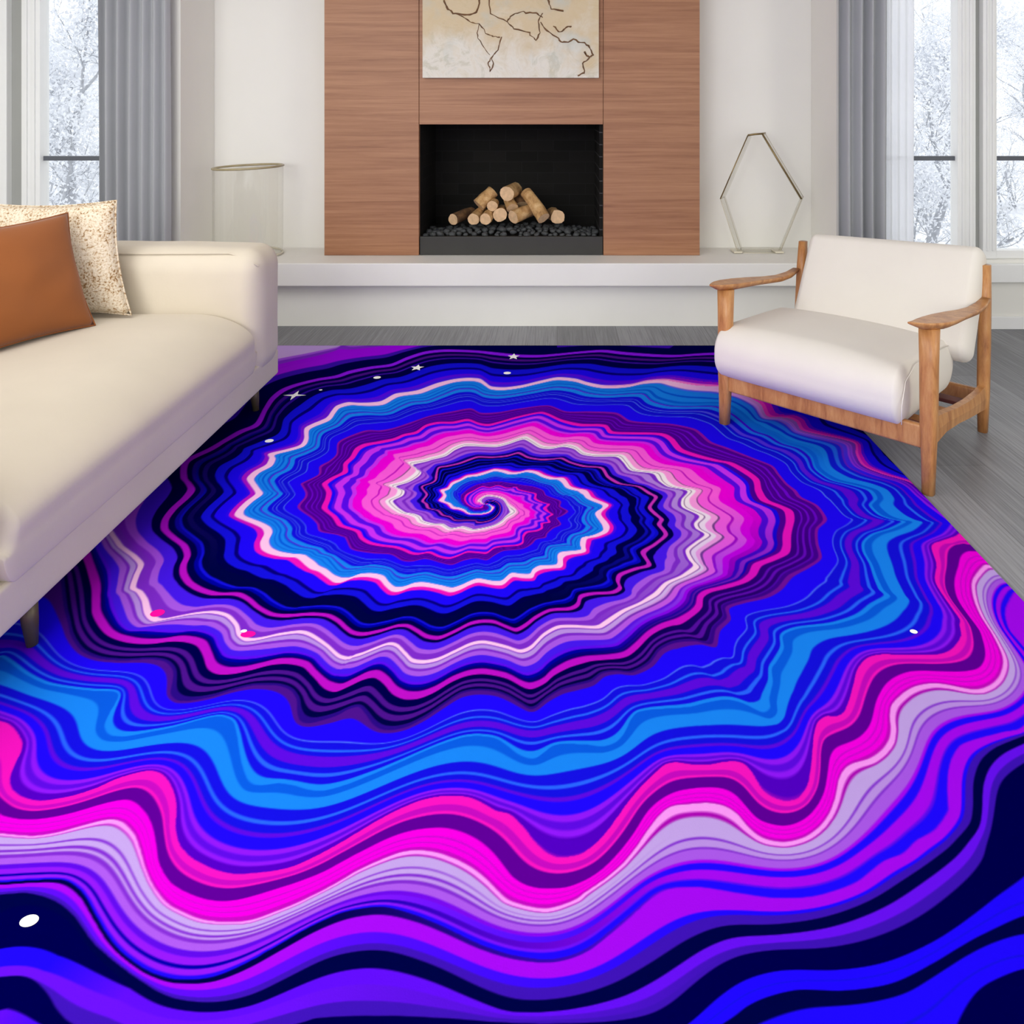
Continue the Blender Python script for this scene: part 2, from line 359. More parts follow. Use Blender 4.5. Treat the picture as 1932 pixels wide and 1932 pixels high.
log((950, 880), 4.97, (915, 800), 5.04, .037, 'small upright piece supporting the topmost log')
log((1030, 850), 5.06, (1000, 740), 5.12, .04, 'shadowed brown log in the gap behind the leaning log', True)
# ------------------------------------------------------------------ painting
def paint_mat():
    N = Nodes('weathered_cream_paint'); v = N.coord()
    a = N.n('ShaderNodeTexNoise', Scale=5.5, Detail=9.0, Roughness=.7, Distortion=1.2); N.l(v, a.inputs['Vector'])
    c1 = N.ramp(a.outputs[0], [(.28, rgb('c8bda6')), (.42, rgb('d9d2c2')), (.52, rgb('dedacf')), (.62, rgb('c9c5b4')), (.78, rgb('e6dfd0'))])
    sp = N.n('ShaderNodeSeparateXYZ'); N.l(v, sp.inputs[0])
    g = N.n('ShaderNodeTexNoise', Scale=3.2, Detail=6.0, Roughness=.6); N.l(v, g.inputs['Vector'])
    up = N.n('ShaderNodeMath', _operation='MULTIPLY_ADD'); N.l(sp.outputs[2], up.inputs[0]); up.inputs[1].default_value = .9; N.l(g.outputs[0], up.inputs[2])
    gold = N.ramp(up.outputs[0], [(.60, (0, 0, 0, 1)), (.82, (.75, .75, .75, 1))])
    m1 = N.n('ShaderNodeMix', _data_type='RGBA'); N.l(gold, m1.inputs[0]); N.l(c1, m1.inputs[6]); m1.inputs[7].default_value = rgb('cbb489')
    h = N.n('ShaderNodeTexNoise', Scale=4.1, Detail=4.0); mp = N.n('ShaderNodeMapping'); mp.inputs['Location'].default_value = (3, 1, 7); N.l(v, mp.inputs[0]); N.l(mp.outputs[0], h.inputs['Vector'])
    bl = N.ramp(h.outputs[0], [(.54, (0, 0, 0, 1)), (.72, (.7, .7, .7, 1))])
    m2 = N.n('ShaderNodeMix', _data_type='RGBA'); N.l(bl, m2.inputs[0]); N.l(m1.outputs[2], m2.inputs[6]); m2.inputs[7].default_value = rgb('b9c3c0')
    N.l(m2.outputs[2], N.b.inputs['Base Color']); N.b.inputs['Roughness'].default_value = .8; N.bump(a.outputs[0], .5, .004); return N.m
M_line = plain('dark_brown_paint_line', '6b4a2c', .7, .35, 25); M_edge = plain('canvas_edge', 'ddd8cd', .85, .03)
t = thing('painting', 'cream abstract painting with brown crackle lines above the fireplace', 'painting', (-.293, 4.77, 1.537)); L = local(t)
bm = BX(-.849, .264, 4.748, 4.788, 1.537, 2.42, .004)
obj('canvas', bm, paint_mat(), t, M=L)
b = bmesh.new(); rnd = random.Random(2)
for s, wd in (("665,0 690,40 720,60 780,70 825,55 832,-30", 5), ("720,60 780,95 830,110 870,160 900,166 925,170", 3.5), ("872,-20 880,60 960,100 990,130 1060,150 1090,188 1108,150 1100,100 1120,60", 4),
              ("1110,100 1140,140 1190,175 1210,195 1260,180 1310,195 1330,215 1352,250 1330,262 1310,235", 4.5), ("930,170 915,230 890,260 872,290 880,325 895,300 888,260", 3.5),
              ("1335,262 1300,290 1312,330 1280,345", 4), ("1140,-10 1160,40 1215,50", 5), ("1170,120 1200,150 1230,125 1252,120", 4), ("960,100 985,65 1030,55 1090,60 1120,80", 4), ("830,110 822,160 850,215 880,250", 2.5)):
    pts = [Vector(((560 + float(q.split(',')[0]) / 2.415 - 1051) * 4.747 / 1421, 4.747, 1.36 - (float(q.split(',')[1]) / 2.415 - 200) * 4.747 / 1421)) for q in s.split()]
    fine = []
    for p, q in zip(pts, pts[1:]):
        for i in range(4): fine.append(p.lerp(q, i / 4) + Vector((rnd.gauss(0, .003), 0, rnd.gauss(0, .003))))
    fine.append(pts[-1]); tube(b, fine, [wd * .0010 * rnd.uniform(.5, 1.5) for _ in fine], 5)
obj('crackle_lines', b, M_line, t, M=L)
# ------------------------------------------------------------------ glass cylinder and glass prism
t = thing('glass_cylinder_vase', 'large clear glass cylinder with an amber rim on the left of the hearth bench', 'vase', (-1.972, 4.81, .4105))
def lathe(prof, seg=72):
    b = bmesh.new(); rows = [[b.verts.new((r * math.cos(2 * math.pi * j / seg), r * math.sin(2 * math.pi * j / seg), z)) for j in range(seg)] for r, z in prof]
    for A, B in zip(rows, rows[1:]):
        for j in range(seg): b.faces.new((A[j], A[(j + 1) % seg], B[(j + 1) % seg], B[j]))
    return b
obj('glass_wall', lathe([(.0, .006), (.19, .006), (.206, .014), (.209, .05), (.21, .3), (.211, .558)]), M_vase, t, True)
b = bmesh.new(); n = 64
tube(b, [(.211 * math.cos(2 * math.pi * i / n), .211 * math.sin(2 * math.pi * i / n), .561 + .007 * math.cos(2 * math.pi * i / n)) for i in range(n + 1)], .0072, 8, cap=False)
obj('rim', b, M_rim, t, True)
b = bmesh.new(); tube(b, [(.207 * math.cos(2 * math.pi * i / n), .207 * math.sin(2 * math.pi * i / n), .009) for i in range(n + 1)], .007, 8, cap=False)
obj('foot_ring', b, plain('pale_glass_foot', 'cfc8b4', .2, .03), t, True)
# prism: five-cornered frame of clear slabs with brass upper edges
d = 4.86
def pp(x, y, dd=d): return Vector(((x - 1051) * dd / 1421, dd, 1.36 - (y - 200) * dd / 1421))
out = [pp(1411, 260), pp(1438, 257), pp(1512, 380), pp(1470, 482), pp(1392, 482), pp(1359, 380)]
zmin = min(p.z for p in out)
for p in out: p.z += .4115 - zmin
cen = sum(out, Vector()) / 6; dep = Vector((.05, .115, 0))
t = thing('glass_prism', 'pointed clear glass prism with thin brass upper edges, right of the fireplace', 'ornament', (cen.x, d + .05, .4115)); L = local(t)
b = bmesh.new(); inn = [cen + (p - cen) * .955 for p in out]
for i in range(6):
    j = (i + 1) % 6
    if i == 0: continue
    vs = [b.verts.new(q) for q in (out[i], out[j], out[j] + dep, out[i] + dep, inn[i], inn[j], inn[j] + dep, inn[i] + dep)]
    for q in ((0, 1, 2, 3), (7, 6, 5, 4), (0, 4, 5, 1), (2, 6, 7, 3), (1, 5, 6, 2), (3, 7, 4, 0)): b.faces.new([vs[k] for k in q])
bmesh.ops.recalc_face_normals(b, faces=b.faces)
obj('glass_panels', b, glass('prism_glass', (.93, .925, .9)), t, M=L)
b = bmesh.new(); tube(b, [out[0], out[5]], .0038, 6); obj('brass_edge', b, M_brass, t, M=L)
b = bmesh.new(); tube(b, [out[1] + Vector((0, -.001, 0)), out[2]], .006, 6); obj('brass_edge', b, M_brass, t, M=L)
b = bmesh.new(); tube(b, [out[0], out[0] * .5 + out[1] * .5 + Vector((0, 0, .002)), out[1], out[1] + dep], .007, 6); obj('brass_cap', b, M_brass, t, M=L)
pg = plain('pale_glass_edge', 'd8d1bd', .2, .03)
b = bmesh.new()
for i in (2, 3, 4, 5): tube(b, [out[i], out[(i + 1) % 6]] if i < 5 else [out[5], out[5] + dep], .0022, 5)
for i in (2, 3, 4): tube(b, [out[i], out[i] + dep], .0025, 5); tube(b, [out[i] + dep, out[(i + 1) % 6] + dep], .0018, 5)
tube(b, [out[1] + dep, out[2] + dep], .002, 5); tube(b, [out[2] + dep * .05, out[2] + dep * .3 + Vector((0, 0, .0))], .006, 5)
obj('bright_edges', b, pg, t, M=L)
for s in (4, 3): obj('foot', BX(out[s].x - .028, out[s].x + .028, d - .015, d + .10, .4112, .424, .005), pg, t, M=L)
# ------------------------------------------------------------------ curtains
def curtain(name, label, x0, x1, y, folds, amp, m, z0=.012, z1=2.62, seed=1):
    rnd = random.Random(seed); n = folds * 14; ph = [rnd.uniform(-.5, .5) for _ in range(folds + 2)]; am = [rnd.uniform(.55, 1.2) for _ in range(folds + 2)]
    b = bmesh.new(); front, back = [], []
    zs = [z0 + (z1 - z0) * i / 24 for i in range(25)]
    for i in range(n + 1):
        f = i / n; k = f * folds; c = int(min(k, folds - 1)); w = k - c
        a = am[c] * (1 - w) + am[c + 1] * w; p = ph[c] * (1 - w) + ph[c + 1] * w
        row = []
        for z in zs:
            fl = 1 + .18 * (1 - (z - z0) / (z1 - z0))
            row.append(Vector((x0 + (x1 - x0) * (f + .006 * math.sin(z * 2 + k)), y + amp * a * fl * math.sin(2 * math.pi * k + p + .15 * math.sin(z * 1.7)), z)))
        front.append([b.verts.new(q) for q in row]); back.append([b.verts.new(q + Vector((0, .003, 0))) for q in row])
    for i in range(n):
        for j in range(len(zs) - 1):
            b.faces.new((front[i][j], front[i + 1][j], front[i + 1][j + 1], front[i][j + 1])); b.faces.new((back[i][j + 1], back[i + 1][j + 1], back[i + 1][j], back[i][j]))
    o = obj(name, b, m, None, True); return tag(o, label, 'curtain')
M_curt = fabric('grey_curtain_cloth', 'a9abb0', .9, .03, 500, .1)
curtain('curtain', 'pleated grey curtain beside the left window, behind the sofa arm', -2.735, -2.315, 4.50, 6, .034, M_curt, seed=4)
curtain('curtain', 'narrow pleated grey curtain between the alcove and the right window', 1.685, 1.965, 4.50, 4, .034, M_curt, seed=9)
N = Nodes('sheer_white_voile'); N.t.nodes.remove(N.b)
df = N.n('ShaderNodeBsdfDiffuse'); df.inputs[0].default_value = (.9, .91, .94, 1); tl = N.n('ShaderNodeBsdfTranslucent'); tl.inputs[0].default_value = (.92, .93, .96, 1)
tp = N.n('ShaderNodeBsdfTransparent'); m1 = N.n('ShaderNodeMixShader'); m2 = N.n('ShaderNodeMixShader')
m1.inputs[0].default_value = .6; N.l(df.outputs[0], m1.inputs[1]); N.l(tl.outputs[0], m1.inputs[2]); m2.inputs[0].default_value = .25
N.l(m1.outputs[0], m2.inputs[1]); N.l(tp.outputs[0], m2.inputs[2]); N.l(m2.outputs[0], N.t.nodes['Material Output'].inputs[0])
curtain('sheer_curtain', 'sheer white curtain hanging just right of the narrow grey curtain', 1.972, 2.155, 4.545, 4, .008, N.m, seed=3)
# ------------------------------------------------------------------ sofa
M_sofa = fabric('cream_sofa_leather', 'd1c7b5', .62, .04, 70, .16)
M_leg = plain('dark_bronze_leg', '5a4f3c', .4, .1, 20, metallic=.3)
t = thing('sofa', 'cream upholstered sofa with low rounded arms along the left edge', 'sofa', (-1.85, 2.48, 0)); L = local(t)
def soft(a, f=5): return noise.noise(a * f) * .006
def seatf(p, u):
    q = p.copy(); tt = max(0, u.z)
    q.z += .016 * tt * (1 - u.x ** 2) * (1 - abs(u.y) ** 3) - .02 * tt * max(0, u.x) ** 3
    q.z += soft(p + Vector((3, 0, 0)), 3) * tt; w = max(0, min(1, (u.x - .35) / .15)) * max(0, min(1, .25 - u.z * 2.0)); q.x += (.480 - p.x) * w * .97; return q
obj('frame', rbox(bmesh.new(), -2.52, -1.288, 1.46, 3.485, .124, .240, .012, 3, 8), M_sofa, t, True, L)
obj('seat_cushion', rbox(bmesh.new(), -2.24, -1.275, 1.742, 3.225, .232, .482, (.24, .05, .165), 9, 16, seatf), M_sofa, t, True, L)
def armf(p, u):
    q = p.copy(); q.z += soft(p, 4) * 1.4 * max(0, u.z); q.y += soft(p + Vector((9, 0, 0)), 4); q.x += soft(p + Vector((0, 7, 0)), 6) * max(0, u.x)
    q.z += .008 * max(0, u.z) * (1 - u.x ** 2); return q
obj('arm', rbox(bmesh.new(), -2.52, -1.270, 3.205, 3.50, .178, .742, (.085, .10, .10), 8, 14, armf), M_sofa, t, True, L)
obj('arm', rbox(bmesh.new(), -2.52, -1.296, 1.45, 1.762, .20, .742, (.05, .06, .10), 8, 14, armf), M_sofa, t, True, L)
obj('backrest', rbox(bmesh.new(), -2.56, -2.22, 1.50, 3.45, .178, .742, .09, 6, 14, armf), M_sofa, t, True, L)
b = bmesh.new(); path = []
for i in range(17):
    a = i / 16; path.append((-2.30 + a * 1.02 if a < 1 else -1.28, 3.232 + .004 * math.sin(a * 9), .727 - (.0 if a < .9 else (a - .9) * .55)))
tube(b, path, .0035, 6); obj('seam_piping', b, M_sofa, t, True, L)
for x, y in ((-1.345, 3.335), (-1.325, 1.885), (-2.43, 3.335), (-2.43, 1.885)):
    s = 1 if x > -2 else -1
    b = bmesh.new(); tube(b, [(x, y, .125), (x + s * .006, y, .07), (x + s * .012, y, .0125)], [.022, .019, .013], 14)
    obj('leg', b, M_leg, t, True, L)
# ------------------------------------------------------------------ cushions on the sofa
def boucle():
    N = Nodes('cream_boucle'); v = N.coord()
    a = N.n('ShaderNodeTexNoise', Scale=120.0, Detail=3.0, Roughness=.6); N.l(v, a.inputs['Vector'])
    c = N.n('ShaderNodeTexNoise', Scale=9.0, Detail=2.0); N.l(v, c.inputs['Vector'])
    m = N.n('ShaderNodeMath', _operation='MULTIPLY_ADD'); N.l(c.outputs[0], m.inputs[0]); m.inputs[1].default_value = .35; N.l(a.outputs[0], m.inputs[2])
    N.l(N.ramp(m.outputs[0], [(.50, rgb('8a6742')), (.58, rgb('c3ab8b')), (.64, rgb('d5c5ad')), (.8, rgb('e3d7c4'))]), N.b.inputs['Base Color'])
    N.b.inputs['Roughness'].default_value = .95; N.b.inputs['Specular IOR Level'].default_value = .1; N.bump(a.outputs[0], .8, .006); return N.m
def pillow(name, label, m, base, ax, up, w, h, th, seed, piping=None):
    # base: middle of the bottom edge; ax: along the width; up: up the face
    ax, up = Vector(ax).normalized(), Vector(up).normalized(); nr = ax.cross(up).normalized(); n = 26
    root = Vector(base); t = thing(name, label, 'cushion', root)
    b = bmesh.new(); G = {}
    for sg in (1, -1):
        for i in range(n + 1):
            for j in range(n + 1):
                u, v = -1 + 2 * i / n, -1 + 2 * j / n
                pin = 1 - .085 * (1 - u * u) * (v * v) , 1 - .085 * (1 - v * v) * (u * u)
                k = max(0, (1 - u ** 2) * (1 - v ** 2)) ** .42
                wr = .010 * noise.noise(Vector((u * 2.3 + seed, v * 2.3, sg * 2))) * k
                sag = 1.0 - .0 * v
                edge = i in (0, n) or j in (0, n)
                if edge and sg < 0: G[sg, i, j] = G[1, i, j]; continue
                p = ax * (u * w / 2 * pin[1]) + up * ((v * pin[0] + 1) * h / 2) + nr * (sg * (th / 2 * k * sag + wr))
                G[sg, i, j] = b.verts.new(p)
        for i in range(n):
            for j in range(n):
                q = [G[sg, i, j], G[sg, i + 1, j], G[sg, i + 1, j + 1], G[sg, i, j + 1]]
                b.faces.new(q if sg > 0 else q[::-1])
    obj('cover', b, m, t, True)
    b = bmesh.new(); ring = [(i, 0) for i in range(n)] + [(n, j) for j in range(n)] + [(i, n) for i in range(n, 0, -1)] + [(0, j) for j in range(n, -1, -1)]
    pts = []
    for i, j in ring:
        u, v = -1 + 2 * i / n, -1 + 2 * j / n
        pts.append(ax * (u * w / 2 * (1 - .085 * (1 - v * v) * u * u)) + up * ((v * (1 - .085 * (1 - u * u) * v * v) + 1) * h / 2))
    tube(b, pts, .0035, 6, cap=False); obj('seam', b, m, t, True)
    return t
pillow('cushion', 'speckled cream boucle cushion leaning against the far sofa arm', boucle(), (-2.045, 3.10, .497), (1, -.04, .02), (-.19, .10, 1), .60, .475, .155, 3)
M_rust = fabric('rust_brown_cloth', '8e5329', .85, .06, 420, .2)
pillow('cushion', 'plain rust brown cushion in front of the speckled cream cushion', M_rust, (-1.935, 2.71, .492), (.42, .91, .02), (-.36, .17, 1), .56, .465, .17, 8)
# ------------------------------------------------------------------ armchair
M_oak = wood('warm_oak', '945c32', 'b97f4b', 'cd9a62', (7, 7, 1.2), .38, 1.4)
M_chair = fabric('ivory_chair_linen', 'e4dfd7', .9, .02, 420, .2)
FL = Vector((.715, 3.205, 0)); ang = math.atan2(-.686, .727); WD, DP = .813, .702
ex, ey = Vector((math.cos(ang), math.sin(ang), 0)), Vector((-math.sin(ang), math.cos(ang), 0))
o = FL + ex * WD / 2 + ey * DP / 2
t = thing('armchair', 'low armchair with ivory cushions and an oak frame, right of the rug', 'armchair', (o.x, o.y, 0), ang)
def P(u, v, z): return Vector((u - WD / 2, v - DP / 2, z))
def sq(c, w, dd, rad=.35):
    r = []; k = 5
    for q in range(4):
        for i in range(k):
            a = math.pi / 2 * (q + i / (k - 1)); cx, cy = ((1, 1), (-1, 1), (-1, -1), (1, -1))[q]
            rr = min(w, dd) * rad; r.append(c + Vector((cx * (w / 2 - rr) + rr * math.cos(a), cy * (dd / 2 - rr) + rr * math.sin(a), 0)))
    return r
def oak(name, rings, M_=None): return obj(name, loft(bmesh.new(), rings), M_oak, t, True)
RUGZ = .0125
for u in (0, WD):
    zb = RUGZ if u == 0 else .0005
    oak('leg', [sq(P(u, -.004, zb), .040, .042), sq(P(u, 0, .12), .046, .048), sq(P(u, .002, .24), .056, .056), sq(P(u, .004, .45), .060, .056), sq(P(u, .006, .578), .066, .058)])
    oak('leg', [sq(P(u, DP - .012, .0005), .036, .040), sq(P(u, DP - .004, .15), .046, .050), sq(P(u, DP + .008, .35), .048, .052), sq(P(u, DP + .024, .55), .044, .05), sq(P(u, DP + .038, .688), .036, .042)])
obj('front_rail', rbox(bmesh.new(), -WD / 2 + .02, WD / 2 - .02, -DP / 2 - .013, -DP / 2 + .014, .152, .236, .010, 3, 4), M_oak, t, True)
obj('rear_rail', rbox(bmesh.new(), -WD / 2 + .02, WD / 2 - .02, DP / 2 - .016, DP / 2 + .012, .100, .172, .010, 3, 4), M_oak, t, True)
for u in (0, WD):
    rings = []
    for v, zt, zb in ((.015, .262, .165), (.15, .242, .172), (.30, .216, .156), (.45, .198, .132), (.6, .19, .112), (.69, .196, .098)):
        c = [P(u - .015, v, zb), P(u + .015, v, zb), P(u + .018, v, (zt + zb) / 2), P(u + .013, v, zt), P(u - .013, v, zt), P(u - .018, v, (zt + zb) / 2)]
        rings.append(c)
    obj('side_rail', loft(bmesh.new(), rings), M_oak, t)
for v in (.16, .33, .5):
    obj('seat_slat', BX(-WD / 2 + .015, WD / 2 - .015, v - DP / 2 - .03, v - DP / 2 + .03, .185 - v * .05, .200 - v * .05, .003), plain('dark_red_webbing', '5e2c22', .7, .05), t) if v == .5 else obj('seat_slat', BX(-WD / 2 + .015, WD / 2 - .015, v - DP / 2 - .03, v - DP / 2 + .03, .185 - v * .05, .200 - v * .05, .003), M_oak, t)
def arm(u0, sgn, tip):
    st = [(-.095, .612, .004, .005, 1.0), (-.075, .608, .026, .011, .8), (-.045, .602, .058, .019, .5), (0, .597, .088, .026, .22), (.06, .591, .104, .028, .05), (.15, .583, .102, .027, 0), (.27, .571, .086, .025, 0), (.40, .556, .066, .024, 0), (.52, .545, .054, .025, 0), (.62, .545, .046, .024, 0), (.69, .556, .036, .020, 0)]
    rings = []
    for v, z, w, th, k in st:
        c = P(u0 + tip * k + sgn * .012, v, z); n = 16; r = []
        for i in range(n):
            a = 2 * math.pi * i / n; x = math.cos(a) * w / 2; y = math.sin(a)
            dish = .008 * (w / .104) * (x / (w / 2)) ** 2
            r.append(c + Vector((x, 0, (y * th * (.28 if y > 0 else .95)) * (1 - .15 * abs(math.cos(a))) + dish)))
        rings.append(r)
    obj('armrest', loft(bmesh.new(), rings), M_oak, t, True)
arm(0, -1, -.004); arm(WD, 1, -.05)
def cseat(p, u):
    q = p.copy(); tz = max(0, u.z)
    q.z += .030 * tz * (1 - abs(u.x) ** 2.4) * (1 - .55 * u.y ** 2) - .030 * tz * (u.y * .5 + .5)
    q.y -= .016 * max(0, -u.y) * (1 - abs(u.x) ** 3) * (1 - u.z ** 2)
    q.z -= .012 * max(0, -u.z) * max(0, u.y); return q
obj('seat_cushion', rbox(bmesh.new(), P(-.036, 0, 0).x, P(.742, 0, 0).x, P(0, -.066, 0).y, P(0, .60, 0).y, .205, .425, (.035, .10, .098), 9, 14, cseat), M_chair, t, True)
b = bmesh.new()
def cback(p, u):
    q = p.copy(); q.y -= .022 * (1 - u.x ** 2) * (1 - u.z ** 2) * (1 if u.y < 0 else .3); q.z += .016 * u.x * max(0, u.z); return q
rbox(b, -.370, .392, -.075, .075, 0, .475, (.04, .07, .05), 8, 12, cback)
lean = Matrix.Translation(P(.415, .545, .318)) @ Matrix.Rotation(-math.atan2(.245, .44), 4, 'X')
obj('back_cushion', b, M_chair, t, True, lean)
b = bmesh.new(); x1 = P(.742, 0, 0).x + .0005
tube(b, [(x1 - .006 + .0, P(0, -.066 + .02, 0).y, .232), (x1 - .003, P(0, -.052, 0).y, .30), (x1 - .004, P(0, -.01, 0).y, .375), (x1 - .006, P(0, .10, 0).y, .408), (x1 - .008, P(0, .3, 0).y, .402), (x1 - .008, P(0, .5, 0).y, .385)], .0018, 6)
obj('seam_piping', b, M_chair, t, True)
